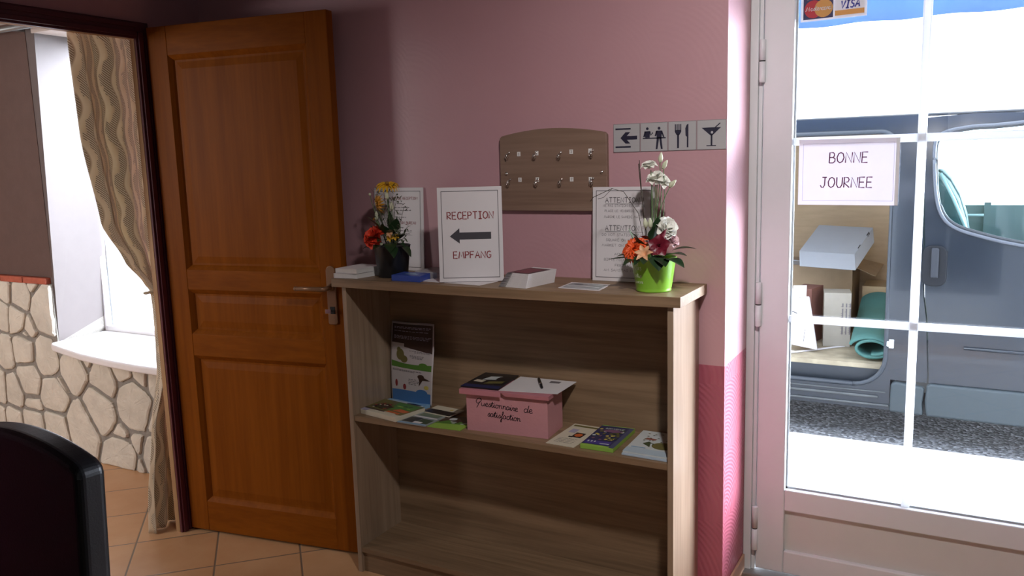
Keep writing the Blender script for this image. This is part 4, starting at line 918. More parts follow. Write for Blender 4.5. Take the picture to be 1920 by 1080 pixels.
for bs_, d, L_, W_, dr, m_ in (((-.03, -.04, .0), (-.9, -.35, .10), .095, .026, .15, 0), ((-.05, -.03, .004), (-.8, -.5, .3), .05, .03, .3, 0), ((.025, -.055, .012), (.35, -.6, -.35), .060, .050, .25, 0), ((.045, -.035, .008), (.85, -.35, .35), .080, .040, .3, 0), ((-.01, -.058, .012), (-.3, -.7, -.25), .045, .036, .3, 0), ((.012, -.010, .06), (.15, -.2, 1), .065, .032, .05, 0), ((.055, -.0, .02), (.9, .2, .35), .07, .035, .3, 0), ((-.045, .0, .02), (-.75, .4, .5), .06, .035, .3, 0), ((.0, -.02, .01), (.0, -.5, .8), .05, .04, .2, 0), ((.02, -.03, .02), (.3, -.6, .6), .05, .03, .2, 0), ((-.02, -.03, .02), (-.2, -.4, .8), .06, .03, .2, 0), ((.0, .02, .03), (.1, .2, .9), .06, .03, .2, 0), ((.01, -.03, .03), (-.3, -.3, .9), .05, .02, .2, 0), ((.05, -.045, .0), (.8, -.55, .15), .085, .045, .35, 0), ((.035, -.05, .0), (.55, -.8, .1), .06, .045, .35, 0), ((-.03, -.05, .0), (-.5, -.8, .0), .055, .04, .3, 0), ((.0, -.055, .005), (.1, -.9, .1), .05, .04, .4, 0), ((.0, -.02, .05), (.3, -.3, .9), .055, .03, .15, 0), ((-.03, -.02, .04), (-.5, -.2, .8), .05, .03, .15, 0), ((.02, -.02, .05), (.5, -.4, .7), .045, .028, .2, 0)):
    leaf(b, T + V(bs_), d, L_, W_, dr, m_)
leaf(b, T + V((-.045, -.01, .02)), (-.45, -.1, .85), .075, .030, -.1, 1); leaf(b, T + V((-.04, -.012, .02)), (-.25, -.1, .9), .06, .02, -.1, 1)
mk('leaves', b, [DGRN, PALEG], gp)

# black pot ---------------------------------------------------------
bc = Vector((-1.073, -.165, ZT + .0005))
bp_ = thing('flower_arrangement', 'black pot with coral rose and yellow chrysanthemums near the left end of the shelf top', 'flowers', tuple(bc))
pot(bp_, bc, [(.0005, 0), (.050, 0), (.052, .003), (.064, .106), (.066, .110), (.064, .112), (.061, .108), (.05, .02), (.0005, .018)], BLACKM, .10, .058)
T = bc + Vector((0, 0, .112))
b = MB(); rosette(b, T + V((-.048, -.034, .030)), (-.25, -.8, .6), .043, ROSE, 0, seed=31, cup=.35); mk('rose', b, PETC, bp_)
for k, (c, d, R) in enumerate((((-.008, .0, .216), (.12, -.22, .97), .044), ((-.048, -.012, .142), (-.45, -.6, -.15), .036), ((-.072, .0, .095), (-.6, -.3, .7), .010))):
    b = MB(); rosette(b, T + V(c), d, R, GERB, 0, seed=40 + k); b.ball(T + V(c), R * .16, 1, 8, 6); mk('chrysanthemum', b, [PETY, mat('amber_flower_eye', (.30, .15, .02), .8)] if k != 1 else [mat('dark_yellow_petal', (.60, .28, .015), .5, var=.2), mat('amber_flower_eye', (.30, .15, .02), .8)], bp_)
for k, c in enumerate(((.030, -.050, .046), (.044, -.040, .034), (.024, -.044, .030))):
    b = MB(); rosette(b, T + V(c), (.3, -.8, .5), .015, [(6, 75, 1, .6), (5, 45, .8, .5)], 0, seed=50 + k); mk('small_yellow_flower', b, PETY if k else PETA, bp_)
b = MB()
for c in ((.004, -.02, .160), (.018, -.014, .122), (-.046, -.02, .088)):
    o = T + V(c); mk('flower_bud', MB().tube([o, o + V((0, 0, .008)), o + V((0, 0, .022)), o + V((0, 0, .032))], [.003, .0075, .006, .001], n=8), CREAMB, bp_)
for c, r_ in (((-.078, -.01, .178), .005), ((.002, -.062, .010), .006)): mk('flower_bud', MB().ball(T + V(c), r_, 0, 6, 5), CREAMB, bp_)
b = MB()
for c, bd in (((-.006, .0, .210), (0, 0, .02)), ((-.046, -.010, .140), (-.01, 0, .03)), ((.004, -.02, .160), (.004, 0, 0)), ((.018, -.014, .122), (.006, 0, 0)), ((.034, -.04, .04), (.01, 0, .02)), ((-.046, -.02, .088), (-.01, 0, .02)), ((-.072, 0, .095), (-.01, 0, .03)), ((-.078, -.01, .178), (-.02, 0, .03)), ((.062, -.03, .075), (.02, 0, .01))):
    b.tube(bez(T + V((c[0] * .15, c[1] * .15, -.02)), T + V(c), bd), .0013, n=6)
mk('stems', b, STEMG, bp_)
b = MB(); r_ = random.Random(5)
for k in range(34):
    c = V((r_.uniform(-.06, .05), r_.uniform(-.03, .02), r_.uniform(.06, .20))); o = T + V((c.x * .3, c.y * .3, -.01))
    if k < 22: b.tube(bez(o, T + c, (r_.uniform(-.02, .02), 0, .02), 5), .0007, n=4)
    for q in range(3): leaf(b, T + c + V((r_.uniform(-.01, .01), 0, r_.uniform(-.02, .01))), (r_.uniform(-1, 1), r_.uniform(-.6, .2), r_.uniform(-.2, 1)), r_.uniform(.012, .022), .006, .2)
for k in range(16):
    e = V((.035 + .05 * r_.random(), -.045 + .03 * r_.random(), .005 + .06 * r_.random())); b.tube(bez(T + V((.01, -.01, -.01)), T + e, (.01, 0, .01), 4), .0006, n=4)
    for q in range(3): leaf(b, T + e, (r_.uniform(-.3, 1), r_.uniform(-.8, .3), r_.uniform(-.6, .6)), r_.uniform(.014, .024), .007, .3)
mk('twigs', b, mat('grey_green_twig', (.085, .10, .055), .6, var=.3), bp_)
b = MB()
for bs_, d, L_, W_, dr in (((.03, -.045, .01), (.45, -.7, -.1), .058, .044, .35), ((.01, -.05, .02), (.1, -.8, .25), .05, .034, .3), ((.02, -.03, .03), (.35, -.5, .7), .055, .036, .3), ((.0, -.03, .04), (.1, -.5, .8), .05, .03, .2), ((-.05, -.03, .0), (-.6, -.6, .05), .045, .03, .3), ((.05, -.01, .0), (.9, -.3, -.25), .06, .03, .4), ((-.03, .02, .02), (-.4, .2, .8), .06, .03, .2), ((.0, 0, .05), (.05, -.1, 1), .07, .024, .05), ((-.02, -.01, .05), (-.2, -.2, 1), .065, .022, .1), ((.055, -.03, .01), (.8, -.5, .2), .045, .02, .5), ((.0, -.045, .0), (-.1, -.9, .2), .05, .045, .35), ((-.02, -.03, .05), (-.3, -.4, .8), .06, .035, .2), ((.02, -.01, .04), (.3, -.2, .9), .065, .04, .15), ((.04, -.02, .02), (.7, -.3, .6), .06, .04, .3), ((-.02, -.04, .02), (-.3, -.8, .5), .05, .035, .3), ((.04, -.05, .0), (.6, -.7, -.2), .06, .035, .4), ((-.04, 0, .03), (-.6, -.1, .7), .06, .035, .2)):
    leaf(b, T + V(bs_), d, L_, W_, dr)
mk('leaves', b, DGRN, bp_)

# ------------------------------------------------------------------ dining chair in the corner of the picture, seen from behind
LEATHER = mat('black_leather', (.007, .0075, .009), .36, spec=.3, var=.2, bmp=.06, bs=260)
ch = thing('dining_chair', 'black leather dining chair with high rounded back, at the lower left', 'chair', (-.93, -1.5, 0))
cw, cx0, cy0 = .24, -.990, -1.655
def backf(side):
    rr = .034
    outl = []
    n = 24
    for k in range(n + 1):      # crowned top edge with rounded corners, then down the sides
        t = -1 + 2 * k / n; z = .952 + .046 * (1 - abs(t) ** 2.0); outl.append((cw * t * .985, z))
    outl[0] = (-cw, .93); outl[-1] = (cw, .93); outl.insert(1, (-cw * .992, .946)); outl.insert(-1, (cw * .992, .946))
    return [(cw + .003, .44)] + outl[::-1] + [(-cw - .003, .44)]
b = MB(); ol = backf(0); fr = Frame((cx0, cy0, 0), (1, 0, 0), (0, .05, 1), (0, -1, .05))
b.prism(fr, ol, -.062, .0)
mk('backrest', b, LEATHER, ch, bevel=.022, seg=5)
mk('seat', MB().box(cx0 - .23, cx0 + .23, cy0 - .45, cy0 - .02, .40, .49), LEATHER, ch, bevel=.02, seg=3)
LEGW = mat('dark_leg_wood', (.03, .017, .010), .4)
for sx, sy in ((-.20, .0), (.20, .0), (-.20, .44), (.20, .44)):
    b = MB(); x, y = cx0 + sx, cy0 - sy + .02
    b.add([(x + a * w_, y + c * w_, z) for z, w_ in ((0, .016), (.44, .022)) for a, c in ((-1, -1), (1, -1), (1, 1), (-1, 1))], [(3, 2, 1, 0), (4, 5, 6, 7)] + [(k, (k + 1) % 4, 4 + (k + 1) % 4, 4 + k) for k in range(4)])
    mk('leg', b, LEGW, ch, bevel=.003)

# ------------------------------------------------------------------ curtain tied back in the opening
def curtainm():
    m, nt, b = newmat('wavy_patterned_curtain'); out = nt.nodes['Material Output']
    tc = N(nt, 'ShaderNodeTexCoord'); sp = N(nt, 'ShaderNodeSeparateXYZ'); nt.links.new(tc.outputs['UV'], sp.inputs[0])
    u, v = sp.outputs['X'], sp.outputs['Y']
    wav = mth(nt, 'MULTIPLY', mth(nt, 'SINE', mth(nt, 'MULTIPLY', v, 2 * PI / .20)), .026)
    s_ = mth(nt, 'ADD', u, wav); band = mth(nt, 'FRACT', mth(nt, 'MULTIPLY', s_, 1 / .105)); idx = mth(nt, 'FLOOR', mth(nt, 'MULTIPLY', s_, 1 / .105))
    wn = N(nt, 'ShaderNodeTexWhiteNoise', noise_dimensions='2D'); cv = N(nt, 'ShaderNodeCombineXYZ'); nt.links.new(idx, cv.inputs[0]); nt.links.new(mth(nt, 'FLOOR', mth(nt, 'MULTIPLY', v, 1 / .13)), cv.inputs[1]); nt.links.new(cv.outputs[0], wn.inputs['Vector'])
    ramp = N(nt, 'ShaderNodeValToRGB'); cr = ramp.color_ramp; nt.links.new(band, ramp.inputs[0])
    for k, (p, c) in enumerate(((0, (.50, .39, .26)), (.14, (.86, .76, .60)), (.5, (.80, .68, .50)), (.8, (.64, .52, .37)), (1, (.50, .39, .26)))):
        e = cr.elements[k] if k < 2 else cr.elements.new(p); e.position = p; e.color = (*c, 1)
    lines = mth(nt, 'GREATER_THAN', mth(nt, 'SINE', mth(nt, 'MULTIPLY', mth(nt, 'ADD', v, mth(nt, 'MULTIPLY', u, .5)), 2 * PI / .0095)), .05)
    n1 = noise(nt, ocoord(nt, (1, 1, 1), 'UV'), 14, 2)
    msk = mth(nt, 'GREATER_THAN', mth(nt, 'ADD', mth(nt, 'MULTIPLY', band, .55), mth(nt, 'MULTIPLY', n1, .8)), .68)
    c2 = mixc(nt, lines, (.34, .26, .17), (.86, .78, .64))
    c = mixc(nt, msk, ramp.outputs[0], c2)
    nt.links.new(c, b.inputs['Base Color']); b.inputs['Roughness'].default_value = .55; b.inputs['Sheen Weight'].default_value = .2
    t = N(nt, 'ShaderNodeBsdfTranslucent'); nt.links.new(c, t.inputs['Color']); mx = N(nt, 'ShaderNodeMixShader'); mx.inputs[0].default_value = .35
    nt.links.new(b.outputs[0], mx.inputs[1]); nt.links.new(t.outputs[0], mx.inputs[2]); nt.links.new(mx.outputs[0], out.inputs['Surface'])
    return m
CURT = curtainm()
def interp(tbl, z):
    for (z0, a0, b0), (z1, a1, b1) in zip(tbl, tbl[1:]):
        if z1 <= z <= z0: t = (z0 - z) / (z0 - z1); t = t * t * (3 - 2 * t) * .5 + t * .5; return a0 + (a1 - a0) * t, b0 + (b1 - b0) * t
    return tbl[-1][1:]
edges = [(2.22, -.545, -.16), (2.05, -.520, -.16), (1.65, -.502, -.165), (1.305, -.455, -.18), (1.15, -.375, -.195), (1.05, -.300, -.205), (1.0, -.262, -.21), (.93, -.258, -.205), (.80, -.262, -.20), (.67, -.270, -.20), (.45, -.340, -.20), (.14, -.385, -.205), (.005, -.392, -.22)]
cu = thing('curtain', 'beige wavy patterned curtain tied back beside the maroon door frame', 'curtain', (-2.25, -.3, 0))
def cfn(a, t):
    z = 2.22 - 2.215 * t; y0, y1 = interp(edges, z); wd = y1 - y0
    amp = .022 + .016 * (1 - min(1, wd / .36)); ph = 2 * PI * 2.6 * a + .5 * math.sin(z * 3)
    x = -2.238 + amp * math.sin(ph) * (.75 + .25 * math.sin(a * 9)); y = y0 + wd * (a + .018 * math.sin(2 * ph))
    if z < .22: y -= .012 * math.sin(a * 5) * (1 - z / .22); x += .01 * (1 - z / .22) * math.sin(a * 7)
    return Vector((min(x, XL - XT - .012), y, z))
b = MB().grid(cfn, 110, 90, 0, uvf=lambda a, t: (a * .95, 2.22 - 2.215 * t)); mk('curtain_cloth', b, CURT, cu, solid=.002)
b = MB().tube([(-2.272, -.265, 1.0), (-2.258, -.285, 1.005), (-2.225, -.285, 1.01), (-2.19, -.26, 1.018), (-2.18, -.215, 1.022)], .006, n=8); mk('tieback', b, CURT, cu)
mk('curtain_rail', MB().tube([(-2.235, .06, 2.238), (-2.235, -1.25, 2.238)], .011, n=12), JAMBW, cu)
r2 = thing('curtain_rod', 'grey metal curtain rod at the top left above the brown wall', 'rod', (-3.6, .03, 2.214))
GREYM = mat('grey_metal', (.22, .23, .23), .4, .6)
mk('rod', MB().tube([(-4.9, .03, 2.214), (-3.20, .03, 2.214)], .0135, n=12), GREYM, r2)
mk('bracket', MB().box(-3.50, -3.47, .03, .095, 2.205, 2.222), GREYM, r2); mk('rod_end', MB().ball((-3.195, .03, 2.214), .017), GREYM, r2)

# ------------------------------------------------------------------ the street: van, its load, awning
PAINT = mat('dark_blue_grey_paint', (.013, .018, .026), .2, .0, var=.06, coat=.2)
PAINTIN = mat('dark_grey_inner_paint', (.018, .023, .03), .4, var=.15)
CLAD = mat('grey_plastic_cladding', (.036, .048, .054), .55, var=.05)
RUB = mat('rubber_seal', (.030, .034, .040), .5); TRIMA = mat('window_trim_grey', (.10, .11, .13), .35, .3)
PLY = mat('tan_plywood', (.55, .41, .26), .7, var=.18, vs=6, stretch=(1, 1, 6)); BOARD = mat('dusty_floor_board', (.34, .285, .195), .85, var=.75, vs=9)
YV = 2.55
def tumble(z): return YV + .05 * max(0.0, (z - .9) / .8) ** 2
def ringpanel(b, outer, inner, m=0, n=96, steps=6, y=0.0, depth=.05, mi=None):
    cx_ = sum(p[0] for p in inner) / len(inner); cz_ = sum(p[1] for p in inner) / len(inner)
    def hit(poly, a):
        dx, dz = math.cos(a), math.sin(a); best = None
        for (x0_, z0_), (x1_, z1_) in zip(poly, poly[1:] + poly[:1]):
            ex, ez = x1_ - x0_, z1_ - z0_; den = dx * ez - dz * ex
            if abs(den) < 1e-9: continue
            t = ((x0_ - cx_) * ez - (z0_ - cz_) * ex) / den; s_ = ((x0_ - cx_) * dz - (z0_ - cz_) * dx) / den
            if t > 0 and -1e-6 <= s_ <= 1 + 1e-6 and (best is None or t > best): best = t
        return (cx_ + dx * best, cz_ + dz * best)
    angs = sorted([2 * PI * k / n for k in range(n)] + [math.atan2(p[1] - cz_, p[0] - cx_) % (2 * PI) for p in outer + inner]); n = len(angs)
    I = [hit(inner, a) for a in angs]; O = [hit(outer, a) for a in angs]; vs = []
    for k in range(steps + 1):
        t = k / steps
        for i in range(n):
            x_ = I[i][0] * (1 - t) + O[i][0] * t; z_ = I[i][1] * (1 - t) + O[i][1] * t; vs.append((x_, tumble(z_) + y, z_))
    fs = [(k * n + i, k * n + (i + 1) % n, (k + 1) * n + (i + 1) % n, (k + 1) * n + i) for k in range(steps) for i in range(n)]
    b.add(vs, fs, m, True)
    # returns of both edges
    for L_, rev in ((I, 0), (O, 1)):
        vv = [(x_, tumble(z_) + y, z_) for x_, z_ in L_] + [(x_, tumble(z_) + y + depth, z_) for x_, z_ in L_]
        b.add(vv, [(i, (i + 1) % n, n + (i + 1) % n, n + i) for i in range(n)], m if mi is None or rev else mi, False)
def rrect(x0, x1, z0, z1, r, n=6):
    """rounded rectangle, r = radii (right-bottom, right-top, left-top, left-bottom)"""
    o = []
    for (cx_, cz_, rr, a0) in ((x1 - r[0], z0 + r[0], r[0], -90), (x1 - r[1], z1 - r[1], r[1], 0), (x0 + r[2], z1 - r[2], r[2], 90), (x0 + r[3], z0 + r[3], r[3], 180)):
        for k in range(n + 1): a = math.radians(a0 + 90 * k / n); o.append((cx_ + rr * math.cos(a), cz_ + rr * math.sin(a)))
    return o
van = thing('van', 'dark blue grey van parked in the street with its sliding door open', 'van', (.3, 3.4, -.165))
gap = [(.552, .20), (.552, .256), (.533, .56), (.515, .68), (.480, 1.45), (.474, 1.60), (.470, 1.685)]
opening = rrect(-1.00, .338, .150, 1.605, (.17, .07, .07, .10))
b = MB(); outer = [(-1.75, .02), (.36, .02), (.36, .20), (.546, .20)] + [(x - .004, z) for x, z in gap[1:]] + [(-1.75, 1.680)]
ringpanel(b, outer, opening, 0, y=.0, depth=.10, mi=1); mk('body_side', b, [PAINT, PAINTIN], van)
# door aperture seal and sill
b = MB(); b.tube([(x, tumble(z) + .004, z) for x, z in [(x * 1.0 + (-.006 if x > 0 else .006), z + (.006 if z < 1 else -.006)) for x, z in opening]] + [(opening[0][0] - .006, tumble(opening[0][1]) + .004, opening[0][1] + .006)], .014, n=8); mk('door_seal', b, mat('grey_rubber_seal', (.035, .042, .052), .45), van)
b = MB().box(-1.0, .30, YV + .03, YV + .24, .13, .150).box(-1.0, .30, YV - .01, YV + .02, .085, .10).box(-1.3, .36, YV - .012, YV + .01, .040, .052).box(-1.3, .34, YV - .008, YV + .01, .118, .126); mk('side_step', b, mat('scuffed_step', (.085, .09, .09), .5, .3, var=.4, vs=10), van, bevel=.004)
b = MB().box(-1.0, .40, YV + .06, 3.92, .235, .268); mk('cargo_floor', b, BOARD, van)
b = MB().box(-1.0, .38, YV + .055, YV + .10, .150, .240); mk('floor_edge', b, PAINTIN, van)
b = MB().box(-1.05, .44, 3.92, 3.95, .26, 1.62); mk('cargo_wall', b, PLY, van)
b = MB().box(.40, .44, YV + .10, 3.92, .25, 1.62); mk('bulkhead', b, PLY, van); b = MB().box(-1.05, -1.0, YV + .1, 3.92, .25, 1.62); mk('cargo_wall', b, PLY, van)
# roof, waist and far side
b = MB().grid(lambda a, t: Vector((-1.75 + 3.7 * a, tumble(1.68) + 1.60 * t, 1.680 + .022 * math.sin(PI * t) ** .6)), 4, 14); mk('roof', b, PAINT, van, solid=.012)
mk('headliner', MB().box(-1.0, .44, YV + .10, 3.92, 1.625, 1.64), mat('pale_headliner', (.45, .44, .42), .8), van)
mk('underbody', MB().box(-1.75, 1.95, YV + .08, 4.15, .0, .12), RUB, van)
# front door with its window
win = [(.530, 1.44), (.530, 1.52), (.545, 1.562), (.585, 1.588), (.66, 1.604), (.80, 1.612), (1.30, 1.600), (1.52, 1.20), (1.55, .96), (1.30, .945), (.96, .985), (.75, 1.035), (.635, 1.080), (.575, 1.150), (.545, 1.27)]
outer = [(x + .004, z) for x, z in gap[1:-1]] + [(.476, 1.664), (.70, 1.678), (1.34, 1.664), (1.62, 1.20), (1.72, .96), (1.70, .20), (.556, .20)]
b = MB(); ringpanel(b, outer, win, 0, y=-.004, depth=.05); fd = mk('front_door', b, PAINT, van)
b = MB(); b.tube([(x, tumble(z) - .008, z) for x, z in catmull(win + [win[0]], 4)], .010, n=8); mk('window_trim', b, TRIMA, fd)
b = MB(); b.tube([(x * .985 + .014, tumble(z) + .012, z + (.012 if z < 1.2 else -.008)) for x, z in catmull(win + [win[0]], 4)], .012, n=8); mk('window_seal', b, RUB, fd)
b = MB(); b.add([(x, tumble(z) + .012, z) for x, z in win], [tuple(range(len(win)))]); mk('window_pane', b, glassmat('tinted_van_glass', (.80, .95, .95), .8), fd)
b = MB(); hb = rrect(.497, .618, .752, .976, (.045, .045, .045, .045)); b.prism(Frame((0, YV - .004, 0), (1, 0, 0), (0, 0, 1), (0, -1, 0)), hb, -.002, .012); hd = mk('door_handle', b, mat('dark_handle_bowl', (.006, .007, .010), .5, spec=.3), fd, bevel=.005)
b = MB(); b.prism(Frame((0, YV - .016, 0), (1, 0, 0), (0, 0, 1), (0, -1, 0)), rrect(.540, .578, .80, .965, (.006, .012, .010, .006)), 0, .018); mk('handle_grip', b, mat('handle_grip_grey', (.03, .033, .04), .5, spec=.3), hd, bevel=.006)
b = MB(); b.tube([(x, tumble(z) - .006, z) for x, z in ((.72, .415), (1.0, .41), (1.6, .41))], .010, n=6); mk('crease', b, PAINT, fd)
# grey lower cladding on pillar and door
b = MB(); b.prism(Frame((0, YV, 0), (1, 0, 0), (0, 0, 1), (0, -1, 0)), [(.362, .018), (.537, .014), (.530, .08), (.538, .165), (.530, .178), (.385, .195), (.366, .18)], -.02, .028); mk('lower_cladding', b, CLAD, van, bevel=.012, seg=3)
b = MB(); b.prism(Frame((0, YV, 0), (1, 0, 0), (0, 0, 1), (0, -1, 0)), [(.552, .014), (1.72, .005), (1.72, .195), (.562, .200), (.548, .185), (.542, .10)], -.02, .030); mk('lower_cladding', b, CLAD, van, bevel=.012, seg=3)
b = MB().box(.346, .372, YV - .012, YV + .02, .385, .435).box(.335, .350, YV - .016, YV + .0, .395, .425); mk('door_latch', b, mat('pale_latch', (.60, .62, .64), .4), van, bevel=.003)
# cab: seats and far door
SEAT = mat('dark_teal_seat', (.03, .075, .08), .8, var=.1); FARD = mat('pale_door_lining', (.20, .27, .27), .6, var=.05)
for y in (2.82, 3.55):
    s_ = MB().prism(Frame((0, y, 0), (1, 0, 0), (0, 0, 1), (0, -1, 0)), [(.60, .60), (.78, .60), (.70, 1.06), (.655, 1.20), (.60, 1.30), (.545, 1.36), (.48, 1.36), (.47, 1.25), (.50, .70)], -.40, 0); mk('seat_back', s_, SEAT, van, bevel=.03, seg=3)
    mk('seat_cushion', MB().box(.58, 1.06, y, y + .42, .50, .64), SEAT, van, bevel=.03)
mk('seat_belt', MB().tube([(.56, 2.70, 1.36), (.63, 2.72, 1.22), (.70, 2.74, 1.05), (.72, 2.76, .9)], .010, n=6), mat('pale_belt', (.40, .55, .55), .6), van)
b = MB().box(.46, 1.75, 4.10, 4.14, .1, 1.10).box(.46, .50, 4.10, 4.14, 1.1, 1.66).box(.80, .84, 4.06, 4.10, .80, 1.12); mk('far_door', b, FARD, van)
mk('grab_rail', MB().tube([(.58, 4.04, 1.03), (.80, 4.04, 1.035)], .009, n=8), mat('pale_belt', (.40, .55, .55), .6), van)
mk('dashboard', MB().prism(Frame((0, YV + .1, 0), (1, 0, 0), (0, 0, 1), (0, -1, 0)), [(1.25, .55), (1.9, .55), (1.9, .98), (1.35, .99), (1.22, .90)], -1.45, 0), mat('pale_dashboard', (.30, .36, .37), .7), van, bevel=.02)
for x in (1.85,): mk('wheel', MB(lambda X, Y, Z: Vector((x + X, YV + .02 + Z, .15 + Y))).lathe([(.0005, .03), (.18, .02), (.20, 0), (.30, 0), (.315, .03), (.315, .18), (.30, .2), (.0005, .2)], (0, 0, 0), 32), RUB, van)
for x in (-1.5,): mk('wheel', MB(lambda X, Y, Z: Vector((x + X, YV + .02 + Z, .15 + Y))).lathe([(.0005, .03), (.18, .02), (.20, 0), (.30, 0), (.315, .03), (.315, .18), (.30, .2), (.0005, .2)], (0, 0, 0), 32), RUB, van)

# load of the van
CARD = mat('brown_cardboard', (.38, .275, .175), .8, var=.12); CARDL = mat('tan_cardboard', (.66, .50, .30), .8, var=.08); CARDG = mat('grey_board', (.36, .375, .40), .7, var=.04); CARDR = mat('red_brown_carton', (.20, .085, .065), .7, var=.2); CARDK = mat('greyish_carton', (.36, .325, .27), .8, var=.1)
ZF = .269
def carton(name, label, xf, w, d, h, cm, open_top=False, flaps=()):
    t = .006; r = thing(name, label, 'box', tuple(xf(w / 2, d / 2, 0)))
    b = MB(xf)
    for k, (a) in enumerate(((0, w, 0, t), (0, w, d - t, d), (0, t, t, d - t), (w - t, w, t, d - t))): b.box(a[0], a[1], a[2], a[3], 0, h)
    b.box(t, w - t, t, d - t, 0, t)
    if not open_top: b.box(t, w - t, t, d - t, h - t, h)
    mk('carton', b, cm, r)
    for fl in flaps:
        b = MB(xf); b.add([V(p) for p in fl], [tuple(range(len(fl)))]); mk('flap', b, cm if len(fl) != 5 else CARDG, r, solid=.004)
    return r
X = zrot((-.46, 3.44, ZF), 0)
carton('cardboard_box', 'large open cardboard box with loose flaps at the back of the van load', X, .50, .44, .46, CARD, True, [[(0, -.002, .46), (.50, -.002, .46), (.49, -.10, .465), (.42, -.17, .49), (.0, -.16, .52)], [(.502, 0, .46), (.502, .44, .46), (.66, .40, .43), (.64, .05, .39)]])
X = zrot((-.070, 2.98, ZF), math.radians(10))
r = carton('cardboard_box', 'small greyish carton with upright printing beneath the open box in the van', X, .16, .17, .345, CARDK)
f = Frame(X(.045, -.001, .06), X(1, 0, 0) - X(0, 0, 0), (0, 0, 1)); f3 = Frame(f(.06, .02), (0, 0, 1), -f.x, f.n)
b = MB()
for k in range(3): scribble(b, f3, 0, .20, -.01 - .022 * k, .014, .001, .0006)
mk('side_print', b, GREYI, r)
X = zrot((-.272, 3.03, ZF), math.radians(-12))
carton('cardboard_box', 'red brown carton beside the small greyish carton in the van', X, .125, .20, .36, CARDR)
X = zrot((.090, 3.60, ZF), 0)
carton('cardboard_box', 'tan cardboard box behind the green mat in the van', X, .29, .30, .305, CARDL)
# grey box lid lying askew on the open box
ld = thing('box_lid', 'light grey cardboard box lid lying askew on top of the van load', 'box', (-.08, 3.35, .85))
o_ = V((-.275, 3.27, .842)); ax = V((.345, -.02, -.012)); ay = V((.075, .30, .150)); az = V((.02, -.10, -.088))
b = MB()
c8 = [o_, o_ + ax, o_ + ax + ay, o_ + ay]; d8 = [p + az for p in c8]
b.add(c8 + d8, [(0, 1, 2, 3), (0, 4, 5, 1), (1, 5, 6, 2), (2, 6, 7, 3), (3, 7, 4, 0)]); mk('lid_shell', b, CARDG, ld, solid=.005)
for t in (.22, .70):
    b = MB(); q = o_ + ax * 1.003 + ay * t; b.add([q - ax * .02 + V((0, 0, .004)), q + az * .10, q + ay * .13 + az * .10, q + ay * .13 - ax * .02 + V((0, 0, .004))], [(0, 1, 2, 3)]); mk('slot', b, BLACKM, ld, solid=.002)
# white folded carton leaning
wc = thing('folded_carton', 'white folded carton leaning at the left edge of the van opening', 'box', (-.15, 2.80, ZF))
Q = Quad((-.235, 2.80, .305), (-.075, 2.77, ZF + .022), (-.150, 2.90, .60), (-.262, 2.92, .59)); b = MB().fbox(Q, 0, 1, 0, 1, -.02, 0); mk('carton', b, PAPER, wc, bevel=.002)
b = MB(); b.frect(lambda u, v, h=0: Q(u, v, .001), .45, .8, .42, .58, 0, 0); b.ribbon(lambda u, v, h=0: Q(u, v, .001), [(0, .7), (.5, .62), (.55, .58)], .02, 0, 1); b.ribbon(lambda u, v, h=0: Q(u, v, .001), [(.5, .1), (.62, .35)], .02, 0, 1); mk('label_print', b, [mat('pale_label', (.50, .50, .52), .6), INK], wc)
Q2 = Quad((-.25, 2.86, .60), (-.16, 2.86, .605), (-.17, 2.93, .665), (-.25, 2.93, .66)); mk('top_flap', MB().fbox(Q2, 0, 1, 0, 1, -.006, 0), PAPER, wc)
b = MB().prism(Frame((0, 0, ZF + .001), (1, 0, 0), (0, 1, 0)), [(-.40, 2.78), (-.22, 2.70), (.06, 3.0), (.03, 3.01), (-.20, 2.76), (-.38, 2.84)], 0, .003)
tag(mk('paper_strip', b, PAPER, loc=(-.2, 2.8, ZF)), 'curved white paper strip lying on the van floor', 'paper')
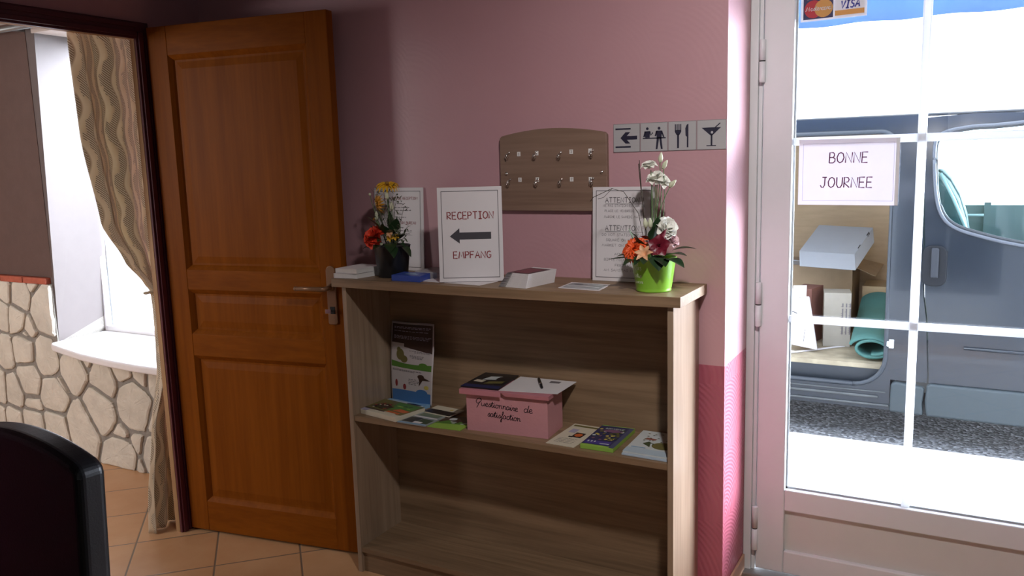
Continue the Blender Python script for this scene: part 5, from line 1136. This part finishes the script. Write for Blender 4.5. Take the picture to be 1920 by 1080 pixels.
# rolled green mat
GM = mat('green_foam_mat', (.055, .155, .135), .75, var=.12, bmp=.2)
gm = thing('foam_mat', 'rolled green foam mat lying in the van doorway', 'mat', (.24, 3.0, ZF))
sp_ = []
for k in range(64):
    t = 2 * PI * 1.75 * k / 63; s_ = 1 - .36 * k / 63 * 1.2; sp_.append((.115 * s_ * math.cos(-t + 2.9) + .02 * k / 63, .066 * s_ * math.sin(-t + 2.9)))
b = MB(); th = .016
def roll(u, v, y): return V((.240 + u - .10 * (y - 2.60) * .3, y, ZF + .077 + v + max(0, y - 2.85) * .20))
nP = len(sp_); vs = []
for y in (2.665, 2.80, 3.2, 3.52):
    for k, (u, v) in enumerate(sp_):
        a, c = sp_[max(0, k - 1)], sp_[min(nP - 1, k + 1)]; dx, dz = c[0] - a[0], c[1] - a[1]; L_ = math.hypot(dx, dz); px_, pz_ = -dz / L_ * th / 2, dx / L_ * th / 2
        vs += [roll(u + px_, v + pz_, y), roll(u - px_, v - pz_, y)]
fs = []
for r_i in range(3):
    for k in range(nP - 1):
        a = r_i * 2 * nP + 2 * k; c = a + 2 * nP; fs += [(a, a + 2, c + 2, c), (a + 1, c + 1, c + 3, a + 3)]
for r_i in (0, 3):
    for k in range(nP - 1): a = r_i * 2 * nP + 2 * k; fs.append((a, a + 1, a + 3, a + 2))
b.add(vs, fs, 0, True); mk('rolled_sheet', b, GM, gm)

# awning over the entrance
aw = thing('awning', 'blue fabric awning over the entrance, just its edge showing through the glass door', 'awning', (.6, .9, 2.2))
AWN = translucent('blue_awning_fabric', (.22, .34, .62), .6, var=.06)
b = MB().add([(-.9, .47, 2.48), (2.2, .47, 2.48), (2.2, 1.15, 2.20), (-.9, 1.15, 2.20)], [(0, 1, 2, 3)]); mk('awning_top', b, AWN, aw, solid=.002)
b = MB().grid(lambda a, t: V((-.9 + 3.1 * a, 1.15 + .004 * math.sin(a * 60), 2.20 - t * (.195 + .006 * math.sin(a * 3.1 / .30 * PI) ** 2))), 120, 2); mk('valance', b, AWN, aw, solid=.002)
mk('front_bar', MB().box(-.9, 2.2, 1.13, 1.16, 2.19, 2.215), GREYM, aw)
